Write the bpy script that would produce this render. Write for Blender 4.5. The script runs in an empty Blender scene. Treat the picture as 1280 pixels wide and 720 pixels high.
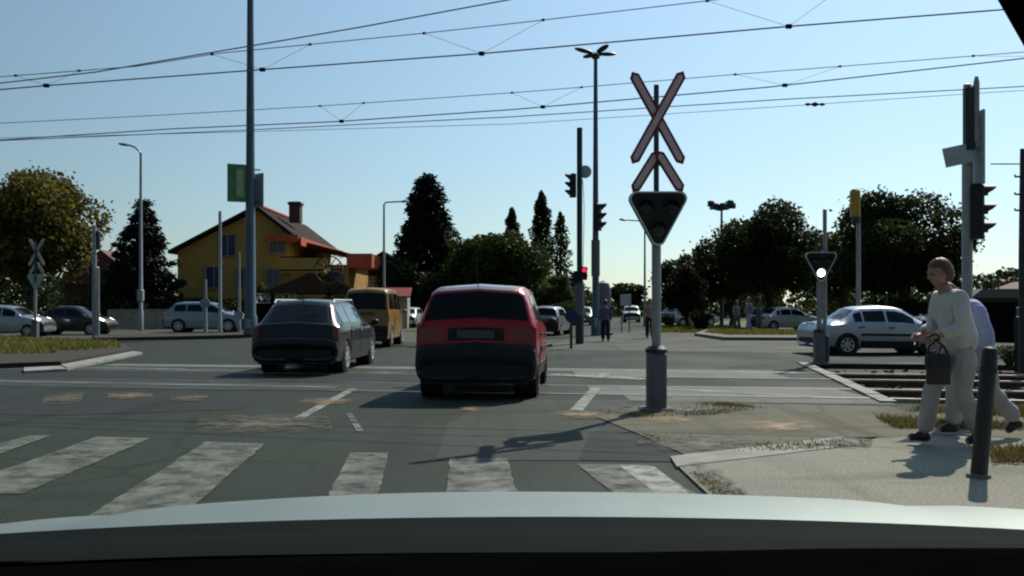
SUN_E, SKY_E, SKY_DUST, EXPO = 4.3, .15, .4, 0.0
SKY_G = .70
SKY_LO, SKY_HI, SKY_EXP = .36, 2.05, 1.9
SKY_TINT = (.79, .90, .89, 1)
import bpy, bmesh, math, random
import numpy as np
from mathutils import Vector, Matrix
R = math.radians
scene = bpy.context.scene
COL = scene.collection
F, HZ, CH = 1100.0, 386.0, 1.25
def P(px, py, d): return Vector(((px-640)/F*d, d, CH-(py-HZ)/F*d))
def G(px, py, z=0.0):
    d = CH*F/(py-HZ); return ((px-640)/F*d, d)
def X(px, d): return (px-640)/F*d
def Z(py, d): return CH-(py-HZ)/F*d

# ------------------------------------------------------------------ materials
def mat(name, col, rough=.6, metal=0., var=.15, scale=6., bump=0., bscale=60., coat=0., emit=None, estr=0., spec=.5, col2=None, coord='Object'):
    m = bpy.data.materials.new(name); m.use_nodes = True
    nt = m.node_tree; b = nt.nodes['Principled BSDF']
    tc = nt.nodes.new('ShaderNodeTexCoord')
    n = nt.nodes.new('ShaderNodeTexNoise'); n.inputs['Scale'].default_value = scale; n.inputs['Detail'].default_value = 6
    nt.links.new(tc.outputs[coord], n.inputs['Vector'])
    r = nt.nodes.new('ShaderNodeValToRGB'); r.color_ramp.elements[0].position = .3; r.color_ramp.elements[1].position = .7
    c = Vector(col[:3]); c2 = Vector(col2) if col2 else c*(1+var)
    r.color_ramp.elements[0].color = (*(c*(1-var)), 1); r.color_ramp.elements[1].color = (*c2, 1)
    nt.links.new(n.outputs['Fac'], r.inputs['Fac']); nt.links.new(r.outputs['Color'], b.inputs['Base Color'])
    b.inputs['Roughness'].default_value = rough; b.inputs['Metallic'].default_value = metal
    b.inputs['Coat Weight'].default_value = coat; b.inputs['Coat Roughness'].default_value = .06
    b.inputs['Specular IOR Level'].default_value = spec
    if bump:
        n2 = nt.nodes.new('ShaderNodeTexNoise'); n2.inputs['Scale'].default_value = bscale; n2.inputs['Detail'].default_value = 4
        nt.links.new(tc.outputs[coord], n2.inputs['Vector'])
        bp = nt.nodes.new('ShaderNodeBump'); bp.inputs['Strength'].default_value = bump; bp.inputs['Distance'].default_value = .02
        nt.links.new(n2.outputs['Fac'], bp.inputs['Height']); nt.links.new(bp.outputs['Normal'], b.inputs['Normal'])
    if emit:
        b.inputs['Emission Color'].default_value = (*emit, 1); b.inputs['Emission Strength'].default_value = estr
    return m

def asphalt(name, a, b_, stain, rough=.85, spec=.22):
    """large blotches + fine aggregate + faint cracks, in metres"""
    m = bpy.data.materials.new(name); m.use_nodes = True
    nt = m.node_tree; L = nt.links.new; N = nt.nodes.new
    bs = nt.nodes['Principled BSDF']; tc = N('ShaderNodeTexCoord')
    def noise(s, d=5, stretch=None):
        n = N('ShaderNodeTexNoise'); n.inputs['Scale'].default_value = s; n.inputs['Detail'].default_value = d
        if stretch:
            mp = N('ShaderNodeMapping'); mp.inputs['Scale'].default_value = stretch; mp.inputs['Rotation'].default_value = (0, 0, R(-9))
            L(tc.outputs['Object'], mp.inputs['Vector']); L(mp.outputs['Vector'], n.inputs['Vector'])
        else: L(tc.outputs['Object'], n.inputs['Vector'])
        return n
    def mix(f, A, B):
        x = N('ShaderNodeMix'); x.data_type = 'RGBA'
        if isinstance(f, float): x.inputs[0].default_value = f
        else: L(f, x.inputs[0])
        for i, c in ((6, A), (7, B)):
            if isinstance(c, tuple): x.inputs[i].default_value = (*c, 1)
            else: L(c, x.inputs[i])
        return x.outputs[2]
    def ramp(o, p0, p1):
        r = N('ShaderNodeMapRange'); r.inputs[1].default_value = p0; r.inputs[2].default_value = p1
        L(o, r.inputs[0]); return r.outputs[0]
    big = ramp(noise(.35, 6).outputs['Fac'], .35, .65)
    c = mix(big, a, b_)
    st = ramp(noise(.9, 8, (.35, 2.2, 1)).outputs['Fac'], .52, .72)
    c = mix(st, c, stain)
    tr_ = ramp(noise(1.0, 6, (2.4, .16, 1)).outputs['Fac'], .50, .74)
    c = mix(tr_, c, tuple(v*.72 for v in a))
    fine = ramp(noise(55, 3).outputs['Fac'], .3, .7)
    dk = N('ShaderNodeMix'); dk.data_type = 'RGBA'; dk.blend_type = 'MULTIPLY'; dk.inputs[0].default_value = .55
    L(c, dk.inputs[6]); L(fine, dk.inputs[7])
    vo = N('ShaderNodeTexVoronoi'); vo.feature = 'DISTANCE_TO_EDGE'; vo.inputs['Scale'].default_value = .33
    wn = noise(1.2, 5); ad = N('ShaderNodeMix'); ad.data_type = 'RGBA'; ad.inputs[0].default_value = .35
    L(tc.outputs['Object'], ad.inputs[6]); L(wn.outputs['Color'], ad.inputs[7]); L(ad.outputs[2], vo.inputs['Vector'])
    cr = ramp(vo.outputs['Distance'], .004, .011)
    c2 = mix(cr, tuple(v*.72 for v in a), dk.outputs[2])
    L(c2, bs.inputs['Base Color'])
    bs.inputs['Specular IOR Level'].default_value = spec
    rr = N('ShaderNodeMapRange'); rr.inputs[3].default_value = rough-.12; rr.inputs[4].default_value = rough+.08
    L(big, rr.inputs[0]); L(rr.outputs[0], bs.inputs['Roughness'])
    bp = N('ShaderNodeBump'); bp.inputs['Strength'].default_value = .35; bp.inputs['Distance'].default_value = .01
    L(fine, bp.inputs['Height']); L(bp.outputs['Normal'], bs.inputs['Normal'])
    return m

def worn(name, col, lo=.42, hi=.58, scale=3., rough=.7, stretch=(1, 1, 1), soft=0.):
    """paint / dirt that is worn away in noise-shaped holes (the road shows through)"""
    m = bpy.data.materials.new(name); m.use_nodes = True
    nt = m.node_tree; L = nt.links.new; N = nt.nodes.new
    bs = nt.nodes['Principled BSDF']; out = nt.nodes['Material Output']
    tc = N('ShaderNodeTexCoord'); mp = N('ShaderNodeMapping'); mp.inputs['Scale'].default_value = stretch
    L(tc.outputs['Object'], mp.inputs['Vector'])
    n = N('ShaderNodeTexNoise'); n.inputs['Scale'].default_value = scale; n.inputs['Detail'].default_value = 10; n.inputs['Roughness'].default_value = .68
    L(mp.outputs['Vector'], n.inputs['Vector'])
    r = N('ShaderNodeMapRange'); r.inputs[1].default_value = lo; r.inputs[2].default_value = hi
    if soft:
        vm = N('ShaderNodeVectorMath'); vm.operation = 'SUBTRACT'; vm.inputs[1].default_value = (.5, .5, 0); L(tc.outputs['Generated'], vm.inputs[0])
        vz = N('ShaderNodeVectorMath'); vz.operation = 'MULTIPLY'; vz.inputs[1].default_value = (2, 2, 0); L(vm.outputs[0], vz.inputs[0])
        ln = N('ShaderNodeVectorMath'); ln.operation = 'LENGTH'; L(vz.outputs[0], ln.inputs[0])
        ma = N('ShaderNodeMath'); ma.operation = 'MULTIPLY_ADD'; L(ln.outputs['Value'], ma.inputs[0]); ma.inputs[1].default_value = -soft; L(n.outputs['Fac'], ma.inputs[2]); L(ma.outputs[0], r.inputs[0])
    else: L(n.outputs['Fac'], r.inputs[0])
    n2 = N('ShaderNodeTexNoise'); n2.inputs['Scale'].default_value = 40; L(tc.outputs['Object'], n2.inputs['Vector'])
    cr = N('ShaderNodeValToRGB'); cr.color_ramp.elements[0].color = (*(v*.7 for v in col), 1); cr.color_ramp.elements[1].color = (*(min(1, v*1.15) for v in col), 1)
    L(n2.outputs['Fac'], cr.inputs['Fac']); L(cr.outputs['Color'], bs.inputs['Base Color']); bs.inputs['Roughness'].default_value = rough
    tr = N('ShaderNodeBsdfTransparent'); mx = N('ShaderNodeMixShader')
    L(r.outputs[0], mx.inputs[0]); L(tr.outputs[0], mx.inputs[1]); L(bs.outputs[0], mx.inputs[2]); L(mx.outputs[0], out.inputs['Surface'])
    return m

def leafmat(name, c1, c2, trans=.35, rough=.55, scale=.7):
    m = bpy.data.materials.new(name); m.use_nodes = True
    nt = m.node_tree; L = nt.links.new; N = nt.nodes.new
    bs = nt.nodes['Principled BSDF']; out = nt.nodes['Material Output']
    tc = N('ShaderNodeTexCoord'); n = N('ShaderNodeTexNoise'); n.inputs['Scale'].default_value = scale; n.inputs['Detail'].default_value = 3
    L(tc.outputs['Object'], n.inputs['Vector'])
    at = N('ShaderNodeAttribute'); at.attribute_name = 'tint'
    ad = N('ShaderNodeMath'); ad.operation = 'MULTIPLY_ADD'; L(at.outputs['Fac'], ad.inputs[0]); ad.inputs[1].default_value = .6; 
    sb = N('ShaderNodeMath'); sb.operation = 'SUBTRACT'; L(n.outputs['Fac'], sb.inputs[0]); sb.inputs[1].default_value = .3; L(sb.outputs[0], ad.inputs[2])
    cr = N('ShaderNodeValToRGB'); cr.color_ramp.elements[0].position = .15; cr.color_ramp.elements[1].position = .85
    cr.color_ramp.elements[0].color = (*c1, 1); cr.color_ramp.elements[1].color = (*c2, 1)
    L(ad.outputs[0], cr.inputs['Fac']); L(cr.outputs['Color'], bs.inputs['Base Color']); bs.inputs['Roughness'].default_value = rough
    bs.inputs['Specular IOR Level'].default_value = .12
    t = N('ShaderNodeBsdfTranslucent'); L(cr.outputs['Color'], t.inputs['Color'])
    mx = N('ShaderNodeMixShader'); mx.inputs[0].default_value = trans
    L(bs.outputs[0], mx.inputs[1]); L(t.outputs[0], mx.inputs[2]); L(mx.outputs[0], out.inputs['Surface'])
    return m

M = {}
M['asphalt'] = asphalt('asphalt', (.026, .039, .026), (.041, .057, .040), (.022, .032, .022))
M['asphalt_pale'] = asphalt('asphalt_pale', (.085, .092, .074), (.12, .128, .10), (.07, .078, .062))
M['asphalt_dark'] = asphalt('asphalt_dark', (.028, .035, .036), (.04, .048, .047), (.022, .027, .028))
M['pavement'] = asphalt('pavement', (.29, .285, .225), (.36, .35, .275), (.21, .21, .175), .9)
M['dirt'] = asphalt('dirt', (.15, .145, .10), (.23, .215, .15), (.09, .085, .06), .95)
M['concrete'] = asphalt('concrete', (.19, .195, .165), (.26, .26, .22), (.15, .155, .145), .85)
M['ground'] = asphalt('ground', (.06, .07, .03), (.10, .095, .05), (.05, .055, .025), .95)
M['kerb'] = mat('kerb', (.25, .25, .225), .85, var=.3, scale=3, bump=.3)
M['ballast'] = mat('ballast', (.055, .045, .035), .95, var=.5, scale=14, bump=1., bscale=25)
M['soil'] = mat('soil', (.03, .025, .018), .95, var=.4, scale=6, bump=.6)
M['paint'] = worn('worn_white_paint', (.155, .165, .135), .30, .62, 3.5)
M['paint_line'] = worn('white_line_paint', (.29, .30, .26), .30, .58, 6.)
M['paint_stop'] = worn('faded_paint', (.21, .22, .20), .40, .62, 2.0, stretch=(.4, 2, 1))
M['leaf_litter'] = worn('leaf_litter', (.22, .14, .055), .20, .55, 5.5, soft=.30)
M['litter_dull'] = worn('litter_dull', (.12, .10, .06), .22, .56, 4.5, soft=.28)
M['weeds_low'] = worn('weeds_low', (.05, .055, .025), .24, .55, 5, soft=.25)
M['rail_steel'] = mat('rail_steel', (.42, .40, .37), .32, 1., var=.15)
M['rail_rust'] = mat('rail_rust', (.10, .055, .035), .8, var=.3, scale=12)
M['grey_steel'] = mat('grey_steel', (.32, .34, .35), .5, .3, var=.12, scale=4)
M['pale_steel'] = mat('pale_steel', (.33, .345, .33), .55, .1, var=.12, scale=5)
M['mast'] = mat('mast_steel', (.10, .125, .15), .45, .5, var=.15, scale=3)
M['dark_steel'] = mat('dark_steel', (.035, .045, .05), .5, .3, var=.2, scale=4)
M['black'] = mat('black_plastic', (.008, .009, .010), .6, var=.2)
M['black_gloss'] = mat('black_gloss', (.010, .011, .013), .25, var=.1)
M['bollard'] = mat('bollard_paint', (.014, .015, .018), .45, var=.35, scale=9, bump=.1)
M['rubber'] = mat('tyre_rubber', (.014, .014, .014), .85, var=.25, scale=20)
M['rim'] = mat('rim_alloy', (.60, .61, .62), .4, .5, var=.1)
M['rim_dark'] = mat('rim_steel', (.10, .10, .10), .5, .5, var=.15)
M['glass'] = mat('tinted_glass', (.008, .010, .012), .06, var=.05, spec=.22)
M['glass_pale'] = mat('side_glass', (.07, .10, .11), .05, var=.05, spec=.8)
M['red_lens'] = mat('red_lens', (.24, .035, .04), .25, var=.1, coat=.2)
M['red_bright'] = mat('red_lens_bright', (.55, .015, .03), .2, var=.1, coat=.5)
M['clear_lens'] = mat('clear_lens', (.55, .56, .56), .12, var=.05, coat=.6)
M['head_on'] = mat('headlight_on', (.8, .8, .75), .2, var=.05, emit=(1, .97, .88), estr=6)
M['amber'] = mat('amber_lens', (.5, .16, .02), .2, var=.1)
M['white_on'] = mat('lamp_white_on', (.9, .9, .9), .3, var=.02, emit=(1, 1, .97), estr=9)
M['red_on'] = mat('lamp_red_on', (.8, .02, .05), .3, var=.02, emit=(1, .02, .08), estr=1.2)
M['lens_off'] = mat('lens_off', (.025, .010, .010), .2, var=.1)
M['lens_clear_off'] = mat('lens_clear_off', (.05, .04, .038), .2, var=.1)
M['sign_red'] = mat('sign_red', (.20, .012, .025), .5, var=.15)
M['sign_white'] = mat('sign_white', (.72, .52, .54), .55, var=.1)
M['sign_border'] = mat('sign_border_white', (.75, .76, .74), .5, var=.05)
M['sign_back'] = mat('sign_back', (.42, .47, .47), .5, .3, var=.1)
M['sign_blue'] = mat('sign_blue', (.015, .03, .11), .5, var=.1)
M['sign_green'] = mat('sign_green', (.09, .22, .09), .55, var=.15, scale=2)
M['sign_grey'] = mat('sign_grey', (.26, .30, .34), .6, var=.15)
M['box_grey'] = mat('box_grey', (.13, .145, .155), .6, .1, var=.15, scale=8)
M['plate'] = mat('plate_grey', (.10, .09, .09), .5, var=.1)
M['yellow'] = mat('yellow_housing', (.55, .27, .02), .5, var=.15)
M['house_wall'] = mat('house_wall', (.46, .285, .07), .85, var=.12, scale=1.5)
M['roof_tile'] = mat('roof_tile', (.032, .021, .018), .9, spec=.12, var=.3, scale=5, bump=.6, bscale=14)
M['roof_red'] = mat('fascia_red', (.50, .085, .03), .7, var=.15, scale=2)
M['brick_dark'] = mat('brick_dark', (.10, .06, .05), .9, var=.3, scale=12)
M['timber'] = mat('timber_dark', (.010, .008, .007), 1.0, var=.3, scale=7, spec=.0)
M['window_blue'] = mat('window_glass', (.05, .07, .13), .1, var=.2)
M['frame'] = mat('window_frame', (.30, .26, .22), .6, var=.1)
M['plaster'] = mat('plaster_wall', (.30, .29, .25), .9, var=.2, scale=2)
M['pale_wall'] = mat('pale_wall', (.40, .40, .37), .9, var=.12, scale=1)
M['bark'] = mat('bark', (.05, .04, .03), .95, var=.4, scale=9, bump=.8, bscale=30)
M['leaf_olive'] = leafmat('leaf_olive', (.022, .024, .006), (.20, .175, .034), .42)
M['leaf_dark'] = leafmat('leaf_dark', (.009, .015, .005), (.052, .070, .018), .36)
M['leaf_mid'] = leafmat('leaf_mid', (.020, .033, .009), (.075, .105, .022), .33)
M['leaf_pale'] = leafmat('leaf_pale', (.05, .06, .02), (.14, .15, .05), .4)
M['leaf_red'] = leafmat('leaf_red', (.022, .014, .010), (.055, .035, .020), .25)
M['needle'] = leafmat('needle', (.006, .012, .010), (.018, .028, .020), .1)
M['grass'] = leafmat('grass_blades', (.07, .075, .015), (.24, .22, .05), .4, scale=2)
M['grass_dry'] = leafmat('grass_dry', (.06, .055, .018), (.22, .18, .06), .35, scale=2)
M['grass_far'] = mat('grass_ground', (.10, .11, .03), .95, var=.35, scale=2.5, bump=.8, bscale=20)
M['hedge'] = M['leaf_dark']
M['skin'] = mat('skin', (.36, .20, .14), .6, var=.08, scale=20)
M['hair'] = mat('hair_brown', (.10, .045, .022), .55, var=.3, scale=60)
M['shirt'] = mat('shirt_cream', (.58, .565, .54), .9, var=.08, scale=8, bump=.25, bscale=18)
M['trousers'] = mat('trousers_beige', (.42, .375, .36), .9, var=.1, scale=7, bump=.3, bscale=14)
M['blue_cloth'] = mat('cloth_blue', (.34, .38, .60), .85, var=.12, scale=6, bump=.3, bscale=14)
M['grey_cloth'] = mat('cloth_grey', (.13, .13, .14), .9, var=.15, scale=8)
M['leather'] = mat('leather_black', (.016, .015, .016), .5, var=.2)
M['purple_cloth'] = mat('cloth_purple', (.10, .09, .17), .9, var=.1)
M['navy_cloth'] = mat('cloth_navy', (.012, .013, .02), .9, var=.1)
M['pink_cloth'] = mat('cloth_pink', (.36, .22, .20), .9, var=.1)
M['pale_cloth'] = mat('cloth_pale', (.22, .24, .25), .9, var=.1)
M['wire'] = mat('wire_copper', (.22, .25, .29), .6, .2, var=.1)
M['cowl'] = mat('cowl_plastic', (.006, .008, .0075), .9, var=.1, scale=3, spec=.04)
M['dash'] = mat('dashboard', (.002, .002, .0025), .95, var=.2, scale=20, spec=.0)
M['bonnet'] = mat('bonnet_paint', (.27, .30, .27), .42, .55, var=.05, scale=2, coat=.05)

def paint(name, col, metal=.35, rough=.32, coat=.45):
    return mat(name, col, rough, metal, var=.06, scale=3, coat=coat, spec=.3)

# ------------------------------------------------------------------ mesh helpers
class MB:
    def __init__(s, xf=None): s.v = []; s.f = []; s.xf = xf
    def add(s, vs, fs):
        o = len(s.v)
        for p in vs:
            p = Vector(p); s.v.append(s.xf @ p if s.xf else p)
        s.f += [tuple(i+o for i in f) for f in fs]; return s
    def box(s, c, size, rot=None):
        hx, hy, hz = (v/2 for v in size); c = Vector(c)
        vs = [Vector((x, y, z)) for x in (-hx, hx) for y in (-hy, hy) for z in (-hz, hz)]
        if rot: vs = [rot @ v for v in vs]
        return s.add([v+c for v in vs], [(0, 1, 3, 2), (4, 6, 7, 5), (0, 4, 5, 1), (2, 3, 7, 6), (0, 2, 6, 4), (1, 5, 7, 3)])
    def rbox(s, c, size, r=.02):
        """box with chamfered vertical (z) edges and top"""
        hx, hy, hz = (v/2 for v in size); x, y, z = c
        ring = lambda a, b: [(-a+r, -b), (a-r, -b), (a, -b+r), (a, b-r), (a-r, b), (-a+r, b), (-a, b-r), (-a, -b+r)]
        vs = []
        for zz, k in ((-hz, 0), (hz-r, 0), (hz, r*.8)):
            vs += [(x+p[0]*(1-k/max(hx, 1e-6)), y+p[1]*(1-k/max(hy, 1e-6)), z+zz) for p in ring(hx, hy)]
        fs = [tuple(range(7, -1, -1)), tuple(range(16, 24))]
        for l in (0, 8):
            fs += [(l+i, l+(i+1) % 8, l+8+(i+1) % 8, l+8+i) for i in range(8)]
        return s.add(vs, fs)
    def prism(s, poly, z0, z1, axis='z'):
        n = len(poly)
        def q(p, t):
            return (p[0], p[1], t) if axis == 'z' else ((p[0], t, p[1]) if axis == 'y' else (t, p[0], p[1]))
        vs = [q(p, z0) for p in poly]+[q(p, z1) for p in poly]
        fs = [tuple(range(n-1, -1, -1)), tuple(range(n, 2*n))]+[(i, (i+1) % n, n+(i+1) % n, n+i) for i in range(n)]
        return s.add(vs, fs)
    def sheet(s, poly, z): return s.add([(p[0], p[1], z) for p in poly], [tuple(range(len(poly)))])
    def tube(s, pts, rad, n=10, caps=True):
        pts = [Vector(p) for p in pts]
        if not isinstance(rad, (list, tuple)): rad = [rad]*len(pts)
        vs = []; up = None
        for i, p in enumerate(pts):
            t = (pts[min(i+1, len(pts)-1)]-pts[max(i-1, 0)]).normalized()
            if up is None or abs(up.dot(t)) > .95:
                up = Vector((0, 0, 1)) if abs(t.z) < .9 else Vector((1, 0, 0))
            a = t.cross(up).normalized(); b = a.cross(t).normalized(); up = b
            for k in range(n):
                w = 2*math.pi*k/n; vs.append(p+a*(math.cos(w)*rad[i])+b*(math.sin(w)*rad[i]))
        fs = []
        for i in range(len(pts)-1):
            for k in range(n):
                fs.append((i*n+k, i*n+(k+1) % n, (i+1)*n+(k+1) % n, (i+1)*n+k))
        if caps:
            fs.append(tuple(range(n))[::-1]); fs.append(tuple(range((len(pts)-1)*n, len(pts)*n)))
        return s.add(vs, fs)
    def lathe(s, prof, n=20, axis='z', c=(0, 0, 0)):
        c = Vector(c); vs = []
        for r, h in prof:
            for k in range(n):
                w = 2*math.pi*k/n; a, b = r*math.cos(w), r*math.sin(w)
                vs.append(c+Vector((a, b, h) if axis == 'z' else ((a, h, b) if axis == 'y' else (h, a, b))))
        fs = []
        for i in range(len(prof)-1):
            for k in range(n):
                fs.append((i*n+k, i*n+(k+1) % n, (i+1)*n+(k+1) % n, (i+1)*n+k))
        if prof[0] == prof[-1]: return s.add(vs, fs)
        if prof[0][0] > 1e-5: fs.append(tuple(range(n)))
        if prof[-1][0] > 1e-5: fs.append(tuple(range((len(prof)-1)*n, len(prof)*n)))
        return s.add(vs, fs)
    def ball(s, c, r, n=12, m=8):
        r = r if isinstance(r, (tuple, list)) else (r, r, r)
        vs = [(c[0], c[1], c[2]-r[2])]; fs = []
        for i in range(1, m):
            a = -math.pi/2+math.pi*i/m
            for k in range(n):
                w = 2*math.pi*k/n
                vs.append((c[0]+r[0]*math.cos(a)*math.cos(w), c[1]+r[1]*math.cos(a)*math.sin(w), c[2]+r[2]*math.sin(a)))
        vs.append((c[0], c[1], c[2]+r[2])); t = len(vs)-1
        for k in range(n):
            fs.append((0, 1+(k+1) % n, 1+k)); fs.append((t, t-n+k, t-n+(k+1) % n))
        for i in range(m-2):
            for k in range(n):
                a = 1+i*n; fs.append((a+k, a+(k+1) % n, a+n+(k+1) % n, a+n+k))
        return s.add(vs, fs)

def build(name, mb, material, parent=None, loc=None, smooth=35, bevel=0, recalc=True):
    me = bpy.data.meshes.new(name); me.from_pydata([tuple(v) for v in mb.v], [], mb.f)
    bm = bmesh.new(); bm.from_mesh(me)
    bmesh.ops.remove_doubles(bm, verts=bm.verts, dist=1e-5)
    if recalc: bmesh.ops.recalc_face_normals(bm, faces=bm.faces)
    if bevel:
        es = [e for e in bm.edges if len(e.link_faces) == 2 and e.calc_face_angle(0) > .6]
        bmesh.ops.bevel(bm, geom=es, offset=bevel, segments=2, profile=.6, affect='EDGES', clamp_overlap=True)
    bm.to_mesh(me); bm.free()
    me.materials.append(material)
    if smooth: me.shade_smooth(); me.set_sharp_from_angle(angle=R(smooth))
    o = bpy.data.objects.new(name, me); COL.objects.link(o)
    if parent: o.parent = parent
    if loc is not None: o.location = loc
    return o
def thing(name, label, cat, loc=(0, 0, 0), rz=0, group=None, kind=None):
    o = bpy.data.objects.new(name, None); COL.objects.link(o); o.empty_display_size = .3
    o.location = loc; o.rotation_euler = (0, 0, rz); return tag(o, label, cat, group, kind)
def tag(o, label=None, cat=None, group=None, kind=None):
    if label: o['label'] = label
    if cat: o['category'] = cat
    if group: o['group'] = group
    if kind: o['kind'] = kind
    return o
def structure(name, mb, m, **k):
    o = build(name, mb, m, smooth=0, **k); o['kind'] = 'structure'; return o
def copy_tree(o, parent=None):
    c = o.copy(); COL.objects.link(c)
    if parent: c.parent = parent
    for ch in list(o.children): copy_tree(ch, c)
    return c
def baked(o):
    bpy.context.view_layer.update()
    dg = bpy.context.evaluated_depsgraph_get()
    return bpy.data.meshes.new_from_object(o.evaluated_get(dg))

# ------------------------------------------------------------------ camera, sun, sky
cam = bpy.data.objects.new('camera', bpy.data.cameras.new('camera')); COL.objects.link(cam)
cam.location = (0, 0, CH); cam.rotation_euler = (R(90), 0, 0)
cam.data.sensor_width = 36; cam.data.lens = F*36/1280; cam.data.shift_y = (HZ-360)/1280
cam.data.clip_start = .05; cam.data.clip_end = 3000
scene.camera = cam
SUN = Vector((.54*math.cos(R(44)), .84*math.cos(R(44)), math.sin(R(44)))).normalized()
sl = bpy.data.lights.new('sun', 'SUN'); sl.energy = SUN_E; sl.angle = R(.5); sl.color = (1, .93, .80)
so = bpy.data.objects.new('sun', sl); COL.objects.link(so); so.rotation_euler = (-SUN).to_track_quat('-Z', 'Y').to_euler(); so.location = (20, 30, 40)
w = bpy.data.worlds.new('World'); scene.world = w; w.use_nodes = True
nt = w.node_tree; bg = nt.nodes['Background']; sk = nt.nodes.new('ShaderNodeTexSky')
sk.sky_type = 'NISHITA'; sk.sun_disc = False; sk.sun_elevation = R(44); sk.sun_rotation = math.atan2(.54, .84)
sk.air_density = 1.1; sk.dust_density = SKY_DUST; sk.ozone_density = 3.5
mx = nt.nodes.new('ShaderNodeMix'); mx.data_type = 'RGBA'; mx.blend_type = 'MULTIPLY'; mx.inputs[0].default_value = 1; mx.inputs[7].default_value = SKY_TINT
gm = nt.nodes.new('ShaderNodeGamma'); gm.inputs['Gamma'].default_value = SKY_G
nt.links.new(sk.outputs['Color'], gm.inputs['Color']); nt.links.new(gm.outputs['Color'], mx.inputs[6]); 
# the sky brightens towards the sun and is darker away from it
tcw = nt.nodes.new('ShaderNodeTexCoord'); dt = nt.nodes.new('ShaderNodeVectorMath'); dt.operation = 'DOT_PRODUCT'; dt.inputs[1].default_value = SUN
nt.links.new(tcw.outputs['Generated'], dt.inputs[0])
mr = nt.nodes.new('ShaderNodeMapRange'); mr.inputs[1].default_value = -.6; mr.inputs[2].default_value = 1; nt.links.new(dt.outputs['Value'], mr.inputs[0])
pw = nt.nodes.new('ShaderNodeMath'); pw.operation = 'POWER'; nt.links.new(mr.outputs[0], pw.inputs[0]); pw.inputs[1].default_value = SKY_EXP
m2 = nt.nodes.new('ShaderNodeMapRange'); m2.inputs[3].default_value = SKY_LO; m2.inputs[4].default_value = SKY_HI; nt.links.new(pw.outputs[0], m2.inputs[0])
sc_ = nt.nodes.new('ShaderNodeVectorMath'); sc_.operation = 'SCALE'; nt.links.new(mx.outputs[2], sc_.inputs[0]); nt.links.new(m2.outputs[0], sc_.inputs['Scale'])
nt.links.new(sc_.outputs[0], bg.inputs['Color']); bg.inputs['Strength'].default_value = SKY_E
scene.render.engine = 'CYCLES'
scene.render.resolution_x, scene.render.resolution_y = 1024, 576
scene.view_settings.view_transform = 'Standard'; scene.view_settings.look = 'None'; scene.view_settings.exposure = EXPO; scene.view_settings.gamma = 1
scene.cycles.filter_width = 2.1
# ------------------------------------------------------------------ cars
# station: (y from the tail, z bottom, z belt, z top, half width, half width of the roof edge)
HATCH = dict(L=3.54, st=[(.05, .32, .40, .44, .70, .64), (.0, .27, .48, .56, .745, .70), (.02, .25, .60, .70, .775, .735), (.07, .24, .66, .745, .785, .74),
    (.085, .23, .90, 1.00, .79, .715), (.10, .23, .95, 1.06, .79, .70), (.26, .22, .985, 1.44, .79, .60), (.34, .22, .985, 1.50, .79, .595), (.60, .2, .98, 1.535, .79, .60), (1.4, .2, .95, 1.545, .79, .605),
    (2.0, .2, .93, 1.51, .79, .60), (2.28, .2, .92, 1.43, .79, .60), (2.78, .2, .92, 1.03, .79, .67), (3.15, .2, .86, .95, .775, .66), (3.38, .22, .76, .86, .74, .62), (3.50, .24, .6, .70, .69, .58), (3.52, .28, .45, .52, .65, .56)],
    wheels=(.62, 2.92), wr=.285, rear=(5.03, 5.97), front=(11.08, 11.94), rv=5.35, doors=((1.05, 1.95), (1.98, 2.72)), side=((.62, 1.18), (1.24, 1.86), (1.93, 2.42)))
ESTATE = dict(L=4.45, st=[(.06, .34, .42, .46, .74, .66), (.0, .28, .50, .58, .80, .74), (.02, .26, .58, .66, .83, .77), (.07, .24, .62, .70, .845, .77),
    (.10, .22, .86, .96, .85, .74), (.14, .22, .90, .99, .85, .72), (.55, .20, .92, 1.33, .85, .60), (.64, .2, .92, 1.39, .85, .585), (.95, .19, .92, 1.42, .85, .585), (1.9, .18, .90, 1.435, .85, .60),
    (2.5, .18, .89, 1.40, .85, .59), (2.75, .18, .88, 1.34, .85, .58), (3.4, .18, .87, .95, .85, .70), (3.9, .19, .80, .87, .83, .70), (4.22, .21, .68, .76, .78, .66), (4.38, .24, .55, .63, .72, .60), (4.42, .28, .42, .48, .66, .56)],
    wheels=(.86, 3.52), wr=.31, rear=(5.05, 5.95), front=(11.06, 11.95), rv=5.4, doors=((1.25, 2.15), (2.18, 3.25)), side=((.62, 1.24), (1.31, 2.12), (2.19, 3.0)))
SEDAN = dict(L=4.35, st=[(.06, .34, .42, .46, .72, .64), (.0, .28, .50, .58, .78, .72), (.02, .26, .62, .70, .82, .74), (.08, .24, .78, .87, .84, .74), (.14, .22, .85, .93, .845, .73),
    (.62, .20, .88, .98, .85, .70), (.72, .2, .885, 1.0, .85, .69), (1.20, .19, .89, 1.33, .85, .57), (1.42, .19, .89, 1.385, .85, .565), (2.0, .18, .88, 1.41, .85, .58),
    (2.45, .18, .87, 1.385, .85, .575), (2.68, .18, .865, 1.33, .85, .57), (3.30, .18, .86, .94, .85, .70), (3.85, .19, .78, .85, .83, .70), (4.14, .21, .66, .73, .78, .66), (4.30, .24, .54, .61, .72, .60), (4.34, .28, .42, .48, .66, .56)],
    wheels=(.88, 3.46), wr=.30, rear=(6.1, 6.95), front=(11.06, 11.95), doors=((1.22, 2.10), (2.13, 3.18)), side=((1.12, 1.36), (1.42, 2.06), (2.14, 2.95)))
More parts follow.
